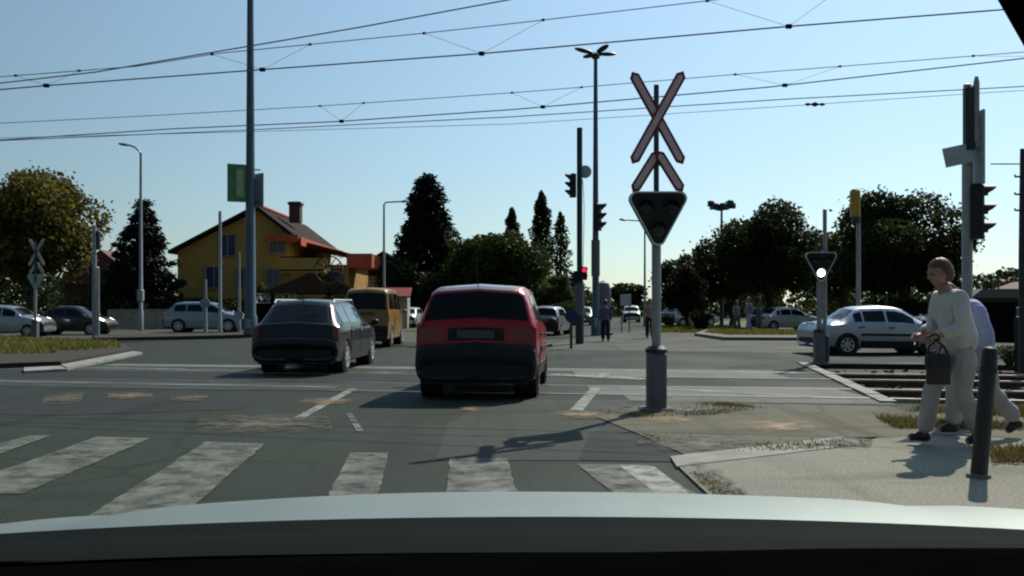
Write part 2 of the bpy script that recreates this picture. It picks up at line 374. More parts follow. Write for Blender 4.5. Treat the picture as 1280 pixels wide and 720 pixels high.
VAN = dict(L=4.75, bu=2.0, st=[(.04, .36, .46, .50, .78, .74), (.0, .30, .55, .62, .84, .80), (.02, .28, .64, .72, .87, .82), (.06, .27, 1.00, 1.10, .89, .85), (.08, .26, 1.06, 1.18, .89, .845), (.15, .25, 1.12, 1.78, .89, .79),
    (.22, .25, 1.12, 1.86, .89, .76), (.40, .24, 1.12, 1.91, .89, .76), (1.5, .24, 1.12, 1.93, .89, .77), (2.9, .24, 1.11, 1.91, .89, .77), (3.2, .24, 1.10, 1.84, .89, .76), (3.85, .24, 1.08, 1.20, .88, .78), (4.3, .26, .95, 1.05, .85, .74), (4.6, .28, .78, .86, .80, .70), (4.72, .3, .58, .66, .76, .68), (4.74, .33, .46, .52, .72, .65)],
    wheels=(.95, 3.85), wr=.33, rear=(4.08, 4.95), front=(10.06, 10.95), doors=((1.6, 2.6), (2.65, 3.55)), side=((.4, 1.5), (1.62, 2.55), (2.66, 3.4)))
def ring(t):
    zb, be, zt, w, wt = t
    k = min(.07, (zt-be)*.5)
    return [(0, zb), (.82*w, zb), (.955*w, zb+.05), (w, zb+.52*(be-zb)), (.982*w, be), (wt+.02, zt-k), (wt-.07, zt-.012), (0, zt+.022)]
class Loft:
    def __init__(s, spec, sx=1, sy=1, sz=1):
        s.st = [(a*sy, b*sz, c*sz, d*sz, e*sx, f*sx) for a, b, c, d, e, f in spec['st']]; s.n = len(s.st)-1; s.L = spec['L']*sy
    def S(s, u, v):
        sg = 1
        if v > 7: v = 14-v; sg = -1
        u = min(max(u, 0), s.n); i = min(int(u), s.n-1); t = u-i
        A = s.st[i]; B = s.st[i+1]; q = [A[j]*(1-t)+B[j]*t for j in range(6)]
        r = ring(q[1:]); j = min(int(v), 6); f = v-j
        return Vector((sg*(r[j][0]*(1-f)+r[j+1][0]*f), q[0]-s.L/2, r[j][1]*(1-f)+r[j+1][1]*f))
    def u(s, y):
        for i in range(3, s.n):
            if s.st[i][0] <= y <= s.st[i+1][0]: return i+(y-s.st[i][0])/(s.st[i+1][0]-s.st[i][0])
        return s.n-1
    def nrm(s, u, v):
        e = .02; a = s.S(min(u+e, s.n), v)-s.S(max(u-e, 0), v); b = s.S(u, min(v+e, 14))-s.S(u, max(v-e, 0))
        n = a.cross(b)
        if n.length < 1e-9: return Vector((0, 0, 1))
        n.normalize(); p = s.S(u, v); c = Vector((0, max(-s.L*.3, min(s.L*.3, p.y)), .65))
        return n if n.dot(p-c) > 0 else -n
    def body(s):
        mb = MB(); vs = []; fs = []; us = []
        for i in range(s.n): us += [i, i+.5]
        us.append(s.n); nv = 28
        for u in us: vs += [s.S(u, v*.5) for v in range(nv)]
        for i in range(len(us)-1):
            for k in range(nv): fs.append((i*nv+k, i*nv+(k+1) % nv, (i+1)*nv+(k+1) % nv, (i+1)*nv+k))
        fs.append(tuple(range(nv))); fs.append(tuple(range((len(us)-1)*nv, len(us)*nv)))
        return mb.add(vs, fs)
    def patch(s, u0, u1, v0, v1, off=.006, nu=8, nv=8, mb=None, slant=0.):
        mb = mb or MB(); top = []; bot = []
        for i in range(nu+1):
            for j in range(nv+1):
                u = u0+(u1-u0)*i/nu; v = v0+(v1-v0)*j/nv; p = s.S(u, v); n = s.nrm(u, v)
                top.append(p+n*off); bot.append(p-n*.02)
        m = nv+1; fs = [(i*m+j, i*m+j+1, (i+1)*m+j+1, (i+1)*m+j) for i in range(nu) for j in range(nv)]
        o = len(top); rim = [j for j in range(m)]+[i*m+nv for i in range(1, nu+1)]+[nu*m+j for j in range(nv-1, -1, -1)]+[i*m for i in range(nu-1, 0, -1)]
        fs += [(rim[k], rim[(k+1) % len(rim)], o+rim[(k+1) % len(rim)], o+rim[k]) for k in range(len(rim))]
        return mb.add(top+bot, fs)
def wheel_mesh(r, w):
    return MB().lathe([(r*.62, -w/2), (r*.9, -w/2), (r*.985, -w*.36), (r, -w*.15), (r, w*.15), (r*.985, w*.36), (r*.9, w/2), (r*.62, w/2)], 28, 'x')
def rim_mesh(r, w, side, spokes):
    mb = MB(); x = side*w*.49
    mb.lathe([(r*.63, x-side*.05), (r*.65, x+side*.012), (r*.57, x+side*.006), (r*.54, x-side*.03), (0, x-side*.03)], 24, 'x')
    mb.lathe([(r*.16, x-side*.03), (r*.15, x+side*.012), (0, x+side*.016)], 12, 'x')
    for k in range(spokes):
        a = 2*math.pi*k/spokes; rot = Matrix.Rotation(a, 4, 'X'); mb.box(rot @ Vector((x-side*.008, 0, r*.36)), (.022, r*.16, r*.46), rot.to_3x3())
    return mb
def make_car(name, label, cat, spec, col, loc, heading, scale=(1, 1, 1), group=None, estate_extras=False, lamps='low', rim='rim', trim=None, lit=False, detail=True, rails=False, glass='glass', roof=None, bumper=None, plate=True, sideglass=None):
    """heading in degrees clockwise from straight ahead (+Y)"""
    root = thing(name, label, cat, (loc[0], loc[1], loc[2] if len(loc) > 2 else 0), -R(heading), group)
    lf = Loft(spec, *scale); L = lf.L; n = lf.n; sx, sy, sz = scale; W = spec['st'][8][4]*sx
    bumper = bumper or M['black']; g2 = M[sideglass or glass]
    tmp = build('tmp', lf.body(), col); wr = spec['wr']*sz
    cut = MB()
    for wy in spec['wheels']:
        for s in (-1, 1): cut.lathe([(wr+.045, s*W*.62), (wr+.045, s*(W+.2))], 28, 'x', (0, wy*sy-L/2, wr))
    ct = build('tmp2', cut, col, smooth=0); md = tmp.modifiers.new('b', 'BOOLEAN'); md.object = ct; md.operation = 'DIFFERENCE'; md.solver = 'EXACT'
    me = baked(tmp); bpy.data.objects.remove(tmp); bpy.data.objects.remove(ct)
    me.shade_smooth(); me.set_sharp_from_angle(angle=R(38))
    b = bpy.data.objects.new('body', me); COL.objects.link(b); b.parent = root
    if not me.materials: me.materials.append(col)
    for wy in spec['wheels']:
        for s in (-1, 1):
            y = wy*sy-L/2
            build('wheel_arch', MB().lathe([(wr+.043, s*W*.97), (wr+.043, s*W*.60), (0, s*W*.60)], 24, 'x', (0, y, wr)), M['black'], root)
            wh = build('wheel', wheel_mesh(wr, .19*sx), M['rubber'], root, (s*(W-.105*sx), y, wr))
            build('rim', rim_mesh(wr, .19*sx, s, 7), M[rim], wh)
    r0, r1 = spec['rear']; f0, f1 = spec['front']
    rw = build('rear_window', lf.patch(r0, r1, spec.get('rv', 5.75), 14-spec.get('rv', 5.75), .006), M[glass], root)
    build('windscreen', lf.patch(f0, f1, 5.55, 8.45, .006), M[glass], root)
    build('wiper', MB().tube([lf.S(r0+.12, 7.0)+lf.nrm(r0+.12, 7)*.03, lf.S(r0+.35, 6.35)+lf.nrm(r0+.3, 6.4)*.03], .008, 6), M['black'], rw)
    for s in (0, 1):
        for y0, y1 in spec['side']:
            a, c = (4.16, 4.86)
            v = (a, c) if not s else (14-c, 14-a)
            build('side_window', lf.patch(lf.u(y0*sy), lf.u(y1*sy), *v, .006), g2, root)
        for y0, y1 in spec['doors']:
            v = (2.35, 4.05) if not s else (9.95, 11.65)
            d = build('door', lf.patch(lf.u(y0*sy), lf.u(y1*sy), *v, .007), col, root)
            vv = 3.72 if not s else 14-3.72; u = lf.u((y0+.10)*sy); p = lf.S(u, vv)+lf.nrm(u, vv)*.018
            build('door_handle', MB().rbox(p, (.03, .17, .03), .008), M['black'] if trim else col, d)
        if trim:
            y0 = spec['wheels'][0]*sy+wr+.08; y1 = spec['wheels'][1]*sy-wr-.08
            v = (2.0, 2.55) if not s else (11.45, 12.0)
            build('side_sill', lf.patch(lf.u(y0), lf.u(y1), *v, .014), M['black'], root)
            v = (3.0, 3.22) if not s else (10.78, 11.0)
            build('side_trim', lf.patch(lf.u(y0-.0), lf.u(y1), *v, .018), M['black'], root)
        sg = 1 if not s else -1; ym = spec['st'][f1.__int__()+1][0]*sy-.12; zb = lf.S(f1, 4).z
        mb = MB().ball((sg*(W+.09), ym-L/2, zb+.09*sz), (.095, .06, .07), 12, 8); mb.box((sg*(W+.0), ym-L/2, zb+.04), (.12, .04, .035))
        build('door_mirror', mb, col if not trim else M['black'], root)
    # tail
    build('rear_bumper', lf.patch(.0, spec.get('bu', 3.0), .0, 14, .012, 9, 32), bumper, root)
    build('front_bumper', lf.patch(n-1.9, n-.05, 1.3, 12.7, .012, 6, 24), bumper, root)
    tl = r0-1.0
    for s in (0, 1):
        if lamps == 'high': a, c, u0, u1 = 5.0, 6.36, 3.1, 3.92
        elif lamps == 'low': a, c, u0, u1 = 3.5, 5.55, 3.05, min(4.2, r0-.2)
        else: a, c, u0, u1 = 3.6, 5.3, 2.9, 4.0
        v = (a, c) if not s else (14-c, 14-a)
        build('tail_lamp', lf.patch(u0, u1, *v, .014, 8, 6), M['red_lens'], root)
        v = (4.2, 5.9) if not s else (8.1, 9.8)
        hl = build('headlight', lf.patch(n-3.0, n-2.05, *v, .012), M['head_on'] if lit else M['clear_lens'], root)
    if lamps == 'high':
        for v in ((4.45, 5.32), (8.68, 9.55)): build('tail_lamp', lf.patch(4.25, 5.9, *v, .012, 8, 6), M['red_bright'], root)
    up = 3.5
    if plate:
        p = lf.S(up, 7); nn = lf.nrm(up, 7)
        mb = MB().box((0, p.y-(.030 if lamps == 'high' else .018), p.z-.06*sz if lamps != 'high' else p.z-.02), (.52, .02, .11)); build('number_plate', mb, M['plate'], root)
        if lamps == 'high': build('plate_recess', lf.patch(3.12, 3.8, 6.45, 7.55, .009), M['black'], root)
    p = lf.S(n-1.4, 7)
    build('grille', lf.patch(n-2.0, n-1.7, 5.2, 8.8, .016), M['black'], root)
    build('exhaust', MB().tube([(W*.45, -L/2+.30, .24), (W*.45, -L/2+.02, .23)], .025, 8), M['rim_dark'], root)
    build('rear_valance', MB().box((0, -L/2+.075, .345*sz), (1.68*W, .10, .27*sz)), M['black'], root)
    ub = MB().box((0, 0, .27*sz), (W*1.1, L*.82, .12)); build('underbody', ub, M['black'], root)
    if rails:
        for s in (-1, 1):
            y0, y1 = .7*sy-L/2, 2.5*sy-L/2; z = lf.S(8.5, 5).z
            x = s*(lf.S(8.5, 5).x-.02)
            build('roof_rail', MB().tube([(x, y0, z+.0), (x, y0+.1, z+.065), (x, y1-.1, z+.075), (x, y1, z+.0)], .018, 8), M['rim'], root)
    if roof: build('roof_panel', lf.patch(r1+.35, f0-.1, 5.6, 8.4, .004, 8, 10), roof, root)
    zr = lf.S(r1+1, 7)
    build('aerial', MB().tube([zr, zr+Vector((0, -.16, .26))], .006, 6), M['black'], root)
    return root, lf

# ------------------------------------------------------------------ people
def skin_mesh(chains, mat_, sub=2):
    """chains: list of (verts, edges, radii); joined into one pydata"""
    V = []; Fc = []
    for verts, edges, radii in chains:
        me = bpy.data.meshes.new('t'); me.from_pydata(verts, edges, []); o = bpy.data.objects.new('t', me); COL.objects.link(o)
        o.modifiers.new('s', 'SKIN')
        for i, sv in enumerate(me.skin_vertices[0].data):
            r = radii[i]; sv.radius = r if isinstance(r, tuple) else (r, r); sv.use_root = (i == 0)
        sb = o.modifiers.new('u', 'SUBSURF'); sb.levels = sub; sb.render_levels = sub
        m2 = baked(o); k = len(V); V += [v.co.copy() for v in m2.vertices]; Fc += [tuple(i+k for i in p.vertices) for p in m2.polygons]
        bpy.data.objects.remove(o); bpy.data.meshes.remove(m2)
    return V, Fc
def folds(v, f, amt, k=8., seed=0.):
    from mathutils import noise
    me = bpy.data.meshes.new('t'); me.from_pydata([tuple(p) for p in v], [], f); out = []
    for q in me.vertices:
        p = q.co; a = Vector((p.x*k*.8+seed, p.y*k*.8, p.z*k*.45+p.x*k*.5)); r = 1-abs(noise.noise(a))*2.2; r2 = 1-abs(noise.noise(a*2.3))*2
        out.append(p+q.normal*amt*(r*.75+r2*.35-.45))
    bpy.data.meshes.remove(me); return out
def chain(pts, radii): return (pts, [(i, i+1) for i in range(len(pts)-1)], radii)
def head_mesh(c, s=1., yaw=0., pitch=0., face=1):
    """skull facing local +x, pivot at its middle"""
    vs = []; fs = []; n, m = 24, 18
    for i in range(m+1):
        a = -math.pi/2+math.pi*i/m
        for k in range(n):
            w_ = 2*math.pi*k/n; x, y, z = math.cos(a)*math.cos(w_), math.cos(a)*math.sin(w_), math.sin(a)
            X_, Y_, Z_ = x*.098, y*.076, z*.118
            if z < 0: X_ = X_*(1-.12*z*z)+.012*(-z); Y_ *= 1-.28*z*z
            if x > 0:
                f = max(0, 1-(y/.28)**2)
                X_ += f*.027*math.exp(-((z+.18)/.13)**2)*x      # nose
                X_ += .010*math.exp(-((z-.18)/.12)**2)*x*max(0, 1-(y/.8)**2)  # brow
                X_ -= .010*math.exp(-((z-.0)/.10)**2)*x*math.exp(-((abs(y)-.42)/.18)**2)  # eye sockets
                X_ += max(0, 1-(y/.45)**2)*.010*math.exp(-((z+.52)/.08)**2)*x  # lips
                X_ -= max(0, 1-(y/.5)**2)*.006*math.exp(-((z+.66)/.06)**2)*x
                X_ += max(0, 1-(y/.5)**2)*.014*math.exp(-((z+.85)/.14)**2)  # chin
            vs.append(Vector((X_, Y_, Z_))*s)
    for i in range(m):
        for k in range(n): fs.append((i*n+k, i*n+(k+1) % n, (i+1)*n+(k+1) % n, (i+1)*n+k))
    rot = Matrix.Rotation(yaw, 3, 'Z') @ Matrix.Rotation(pitch, 3, 'Y')
    mb = MB()
    for sd in (-1, 1): # ears
        e = MB().ball((-.008, sd*.078, -.012), (.020, .010, .032), 10, 6); mb.add(e.v, e.f)
    vs2 = [rot @ v+Vector(c) for v in vs]; o = len(vs2)
    vs2 += [rot @ (v*s)+Vector(c) for v in mb.v]
    return vs2, fs+[tuple(i+o for i in f) for f in mb.f], rot
def hand_chains(w0, d, palm_n, s=1.):
    """five separate curled fingers; w0 wrist, d pointing direction, palm_n palm normal (towards which fingers curl)"""
    w0 = Vector(w0); d = Vector(d).normalized(); pn = Vector(palm_n).normalized(); side = d.cross(pn).normalized(); out = []
    out.append(chain([tuple(w0), tuple(w0+d*.045*s), tuple(w0+d*.085*s)], [(.026*s, .020*s), (.036*s, .017*s), (.036*s, .015*s)]))
    for k, (o, l) in enumerate(((-.030, .062), (-.010, .074), (.010, .070), (.029, .056))):
        b = w0+d*.075*s+side*o*s; p = [b]; dd = d.copy()
        for seg, cur in ((.46, 25), (.30, 50), (.24, 40)):
            ax = d.cross(pn).normalized(); dd = Matrix.Rotation(-R(cur), 3, ax) @ dd if (Matrix.Rotation(-R(cur), 3, ax) @ d).dot(pn) > 0 else Matrix.Rotation(R(cur), 3, ax) @ dd
            p.append(p[-1]+dd*l*seg*s)
        out.append(chain([tuple(q) for q in p], [.0095*s, .0088*s, .008*s, .0068*s]))
    b = w0+d*.02*s-side*.026*s
    out.append(chain([tuple(b), tuple(b+(d*.6-side*.8)*.035*s), tuple(b+(d*.95-side*.75+pn*.35)*.055*s), tuple(b+(d*1.2-side*.5+pn*.7)*.065*s)], [.012*s, .0105*s, .0095*s, .008*s]))
    return out
def hair_cap(c, rot, s=1., back=1.):
    vs = []; fs = []; n, m = 28, 14; random.seed(5)
    for i in range(m+1):
        a = -.85+(math.pi/2+.85)*i/m
        for k in range(n):
            w_ = 2*math.pi*k/n; x, y, z = math.cos(a)*math.cos(w_), math.cos(a)*math.sin(w_), math.sin(a)
            t = 1.0+random.uniform(-.02, .03)
            if x > .18 and z < .42: t *= .80        # hairline over the forehead
            if x > -.1 and z < -.35: t *= .8
            if abs(y) > .5 and x > .25 and z < .05: t *= .88
            p = Vector((x*.112*t-.012, y*.092*t, z*.130*t+.006))*s
            vs.append(rot @ p+Vector(c))
    for i in range(m):
        for k in range(n): fs.append((i*n+k, i*n+(k+1) % n, (i+1)*n+(k+1) % n, (i+1)*n+k))
    fs.append(tuple(range(n)))
    return MB().add(vs, fs)
def person(label, loc, rz, J, mats, group=None, hands=True, headyaw=0, headpitch=0, hair='hair', s=1., skirt=None, shirt_r=1., tr_r=1., sub=2, sleeve=1.0):
    """J: joints, local +x is forward, +y is the figure's left"""
    root = thing('person', label, 'person', loc, rz, group); root.scale = (s, s, s)
    g = lambda k: Vector(J[k])
    pel, wai, che, nec, hd = g('pelvis'), g('waist'), g('chest'), g('neck'), g('head')
    V = [tuple(pel), tuple(wai), tuple(che), tuple(nec), tuple(nec*.45+hd*.55)]; E = [(0, 1), (1, 2), (2, 3), (3, 4)]; Rr = [(.105, .075), (.10, .07), (.14, .10), .06, .052]
    for sd in ('L', 'R'):
        k = len(V); V += [tuple(g('sho'+sd)), tuple(g('elb'+sd)), tuple(g('wri'+sd))]; E += [(2, k), (k, k+1), (k+1, k+2)]; Rr += [.056, .042, .028]
        k = len(V); V += [tuple(g('hip'+sd)), tuple(g('kne'+sd)), tuple(g('ank'+sd)), tuple(g('toe'+sd))]; E += [(0, k), (k, k+1), (k+1, k+2), (k+2, k+3)]; Rr += [.070, .055, .040, .032]
    ch = [(V, E, Rr)]
    if hands:
        for sd in ('L', 'R'):
            wv = g('wri'+sd); d = wv-g('elb'+sd); ch += hand_chains(wv, d, J.get('palm'+sd, (0, -1 if sd == 'L' else 1, -.2)))
    v, f = skin_mesh(ch, None, sub); hv, hf, rot = head_mesh(hd, 1., headyaw, headpitch); o = len(v)
    mb = MB(); mb.v = v+hv; mb.f = f+[tuple(i+o for i in q) for q in hf]
    build('body', mb, mats['skin'], root, smooth=60, recalc=True)
    eb = MB()
    for sd in (-1, 1): eb.ball(rot @ Vector((.082, sd*.030, .004))+hd, .012, 8, 6)
    build('eyes', eb, M['black_gloss'], root)
    if hair: build('hair', hair_cap(hd, rot), M[hair], root, smooth=50)
    # shirt
    q = shirt_r
    V = [tuple(pel+Vector((0, 0, -.11))), tuple(wai), tuple(che), tuple(che*.35+nec*.65)]; E = [(0, 1), (1, 2), (2, 3)]; Rr = [(.178*q, .15*q), (.165*q, .135*q), (.175*q, .13*q), (.085, .08)]
    for sd in ('L', 'R'):
        k = len(V); a, b_, c = g('sho'+sd), g('elb'+sd), g('wri'+sd); e = b_*(1-.85*sleeve)+c*.85*sleeve if sleeve > .5 else a*.3+b_*.7
        if sleeve > .5: V += [tuple(a), tuple(b_), tuple(e)]; E += [(2, k), (k, k+1), (k+1, k+2)]; Rr += [.078*q, .064*q, .050*q]
        else: V += [tuple(a), tuple(e)]; E += [(2, k), (k, k+1)]; Rr += [.078*q, .070*q]
    v, f = skin_mesh([(V, E, Rr)], None, sub+1 if hands else sub); mb = MB(); mb.v = folds(v, f, .014) if hands else v; mb.f = f
    build('shirt', mb, mats['shirt'], root, smooth=60)
    V = [tuple(wai*.55+pel*.45), tuple(pel+Vector((0, 0, -.02)))]; E = [(0, 1)]; Rr = [(.146, .112), (.155, .125)]
    for sd in ('L', 'R'):
        k = len(V); a, b_, c = g('hip'+sd), g('kne'+sd), g('ank'+sd); e = b_*.02+c*.98
        V += [tuple(a), tuple(a*.5+b_*.5), tuple(b_), tuple(b_*.5+c*.5), tuple(e)]; E += [(1, k)]+[(k+i, k+i+1) for i in range(4)]; Rr += [v_*tr_r for v_ in (.108, .100, .088, .086, .084)]
    v, f = skin_mesh([(V, E, Rr)], None, sub+1 if hands else sub); mb = MB(); mb.v = folds(v, f, .014, 7., 3.) if hands else v; mb.f = f
    build('trousers', mb, mats['trousers'], root, smooth=60)
    for sd in ('L', 'R'):
        a, t = g('ank'+sd), g('toe'+sd); d = t-a; dh = Vector((d.x, d.y, 0)).normalized()
        heel = a-dh*.055+Vector((0, 0, -.035)); pts = [tuple(heel), tuple(a+dh*.02+Vector((0, 0, -.02))), tuple(a*.45+t*.55), tuple(t)]
        v, f = skin_mesh([chain(pts, [.045, .052, .046, .036])], None, sub); mb = MB(); mb.v = v; mb.f = f
        build('shoe', mb, M['leather'], root, smooth=60)
    return root
def stand(step=.1, lean=0., h=1.):
    return dict(pelvis=(0, 0, .93), waist=(lean*.3, 0, 1.08), chest=(lean*.7, 0, 1.28), neck=(lean, 0, 1.46), head=(lean+.03, 0, 1.62),
        shoL=(lean*.8, .18, 1.38), elbL=(lean*.6-.06, .24, 1.10), wriL=(lean*.6+.06, .24, .86), shoR=(lean*.8, -.18, 1.38), elbR=(lean*.6+.02, -.24, 1.10), wriR=(lean*.6+.14, -.22, .88),
        hipL=(0, .09, .87), kneL=(step*.55, .10, .48), ankL=(step, .10, .085), toeL=(step+.14, .11, .04), hipR=(0, -.09, .87), kneR=(-step*.3, -.10, .48), ankR=(-step, -.10, .085), toeR=(-step+.14, -.11, .04))

# ------------------------------------------------------------------ trees
def leaves(name, pts, size, material, parent, rng, flat=0., dirs=None, aspect=.62):
    n = len(pts); pts = np.asarray(pts, float)
    a = rng.normal(size=(n, 3)); 
    if dirs is not None: a = np.asarray(dirs)+.35*a
    if flat: a[:, 2] *= (1-flat)
    a /= np.linalg.norm(a, axis=1)[:, None]
    b = rng.normal(size=(n, 3)); b -= (b*a).sum(1)[:, None]*a; b /= np.linalg.norm(b, axis=1)[:, None]
    s = (size*rng.uniform(.55, 1.35, n))[:, None]; a = a*s*.5; b = b*s*.5*aspect; c = np.cross(a, b); c /= (np.linalg.norm(c, axis=1)[:, None]+1e-9); c *= s*.08
    co = np.stack([pts-a, pts+b-a*.1+c, pts+a, pts-b-a*.1+c], 1).reshape(-1, 3)
    me = bpy.data.meshes.new(name); me.vertices.add(4*n); me.vertices.foreach_set('co', co.ravel())
    me.loops.add(4*n); me.loops.foreach_set('vertex_index', np.arange(4*n, dtype=np.int32))
    me.polygons.add(n); me.polygons.foreach_set('loop_start', np.arange(0, 4*n, 4, dtype=np.int32)); me.polygons.foreach_set('loop_total', np.full(n, 4, dtype=np.int32))
    me.update(calc_edges=True)
    at = me.attributes.new('tint', 'FLOAT', 'FACE'); at.data.foreach_set('value', rng.uniform(0, 1, n).astype(np.float32))
    me.materials.append(material); o = bpy.data.objects.new(name, me); COL.objects.link(o)
    if parent: o.parent = parent
    return o
def crown_points(rng, n, cz, rx, ry, rz, lumps, lump_r=.42, hole=.0, flatbase=.55):
    cs = []
    while len(cs) < lumps:
        v = rng.normal(size=3); v /= np.linalg.norm(v); v *= rng.uniform(.35, .88)
        if v[2] < -flatbase: continue
        cs.append(v)
    cs = np.array(cs); lr = rng.uniform(.6, 1.25, lumps)*lump_r
    k = rng.choice(lumps, n, p=lr**2/np.sum(lr**2)); d = rng.normal(size=(n, 3)); d /= np.linalg.norm(d, axis=1)[:, None]
    d *= rng.uniform(.25, 1, n)[:, None]**.45
    p = cs[k]+d*lr[k][:, None]
    return p*np.array([rx, ry, rz])+np.array([0, 0, cz]), cs*np.array([rx, ry, rz])+np.array([0, 0, cz])
def limbs(parent, centres, base_h, r, top, rng, maxn=14):
    mb = MB(); mb.tube([(0, 0, -.3), (.03, .02, base_h*.5), (.08, -.05, base_h), (.02, .08, top)], [r*1.25, r, r*.8, r*.25], 10)
    for c in centres[:maxn]:
        z0 = base_h*.8+rng.uniform(0, .5)*(top-base_h)*.6; c = Vector(c); m_ = Vector((c.x*.4, c.y*.4, z0+(c.z-z0)*.65))
        mb.tube([(0, 0, z0), m_, c], [r*.45, r*.28, r*.08], 6)
    return build('trunk', mb, M['bark'], parent)
def broadleaf(label, x, y, h, rx, leaf='leaf_dark', seed=1, n=9000, size=.2, trunk=.22, lumps=26, lump_r=.40, ry=None, group=None, z0=0., name='broadleaf_tree', base=None, ragged=.06):
    rng = np.random.default_rng(seed); root = thing(name, label, 'tree', (x, y, z0), 0, group); base = h*trunk if base is None else base
    rz = (h-base)/2*1.02; cz = base+rz*.98; p, cs = crown_points(rng, n, cz, rx*.80, (ry or rx)*.80, rz*.80, lumps, lump_r)
    k = int(n*ragged); q = p[:k]; ctr = np.array([0, 0, cz]); p[:k] = ctr+(q-ctr)*rng.uniform(1.0, 1.16, k)[:, None]
    p[:, 2] = np.maximum(p[:, 2], base*.7)
    limbs(root, cs, base*1.1, max(.09, h*.022), h*.8, rng)
    leaves('crown', p, size, M[leaf], root, rng); return root
def conifer(label, x, y, h, r, seed=1, n=9000, size=.22, droop=.25, leaf='needle', base=.06, power=1., name='spruce_tree', gap=1.):
    rng = np.random.default_rng(seed); root = thing(name, label, 'tree', (x, y, -.1), 0); mb = MB(); mb.tube([(0, 0, -.2), (0, 0, h*.5), (0, 0, h*.98)], [h*.02, h*.012, .02], 8)
    pts = []; dirs = []; nb = 0; levels = int(15*h/8*gap); per = n/(levels*9)
    for l in range(levels):
        t = (l+rng.uniform(-.3, .3))/levels; t = min(max(t, 0), .985); z = h*(base+(1-base)*t); rad = r*(1-t)**power*rng.uniform(.82, 1.1)+.12; nbr = rng.integers(7, 11)
        for b_ in range(nbr):
            a = rng.uniform(0, 2*math.pi); rr = rad*rng.uniform(.7, 1.12); m_ = max(6, int(per*(rr/r+.25)*1.5))
            s = rng.uniform(0.08, 1, m_)**.7; w_ = .16*r*(1-s*.6)
            x_ = np.cos(a)*rr*s+rng.normal(size=m_)*w_*.5; y_ = np.sin(a)*rr*s+rng.normal(size=m_)*w_*.5; z_ = z-droop*rr*s+.12*rr*np.maximum(s-.75, 0)*4+rng.normal(size=m_)*.035*r
            pts += list(zip(x_, y_, z_)); dirs += [(np.cos(a), np.sin(a), -.35)]*m_
            if l % 2 == 0 and b_ % 2 == 0: mb.tube([(0, 0, z), (math.cos(a)*rr*.8, math.sin(a)*rr*.8, z-droop*rr*.8)], [.04, .012], 5)
    build('trunk', mb, M['bark'], root); leaves('crown', pts, size, M[leaf], root, rng, dirs=dirs, aspect=.4); return root
def poplar(label, x, y, h, r, seed=1, n=4500, size=.25, leaf='leaf_dark', group=None):
    rng = np.random.default_rng(seed); root = thing('poplar_tree', label, 'tree', (x, y, -.1), 0, group)
    t = rng.uniform(0, 1, n)**.85; prof = np.sin(np.clip(t*.97+.03, 0, 1)**.95*math.pi)**.55*r
    a = rng.uniform(0, 2*math.pi, n); rr = prof*rng.uniform(.15, 1, n)**.5*(1+.28*np.sin(a*3+t*26)+.15*np.sin(t*55+a))
    p = np.stack([np.cos(a)*rr, np.sin(a)*rr, h*(.10+.9*t)+rng.normal(size=n)*.12], 1)
    mb = MB(); mb.tube([(0, 0, -.2), (0, 0, h*.5), (0, 0, h*.95)], [h*.016, h*.010, .02], 8)
    for k in range(12):
        z = h*(.15+.06*k); b_ = k*2.4; mb.tube([(0, 0, z), (math.cos(b_)*r*.6, math.sin(b_)*r*.6, z+r*1.3)], [.05, .015], 5)
    build('trunk', mb, M['bark'], root); leaves('crown', p, size, M[leaf], root, rng); return root
def bush(label, x, y, h, rx, leaf='leaf_mid', seed=1, n=1500, size=.12, ry=None, group=None, name='bush', cat='bush', z=0., flatbase=.9):
    rng = np.random.default_rng(seed); root = thing(name, label, cat, (x, y, z), 0, group)
    p, cs = crown_points(rng, n, h*.5, rx*.8, (ry or rx)*.8, h*.42, 12, .45, flatbase=flatbase); p[:, 2] = np.abs(p[:, 2])
    mb = MB()
    for c in cs[:8]: mb.tube([(0, 0, -.05), (c[0]*.5, c[1]*.5, abs(c[2])*.6), tuple((c[0], c[1], abs(c[2])))], [.025, .018, .006], 5)
    build('stem', mb, M['bark'], root); leaves('foliage', p, size, M[leaf], root, rng); return root
def inside(px, py, poly):
    r = False; j = len(poly)-1
    for i in range(len(poly)):
        xi, yi = poly[i]; xj, yj = poly[j]
        if (yi > py) != (yj > py) and px < (xj-xi)*(py-yi)/(yj-yi)+xi: r = not r
        j = i
    return r
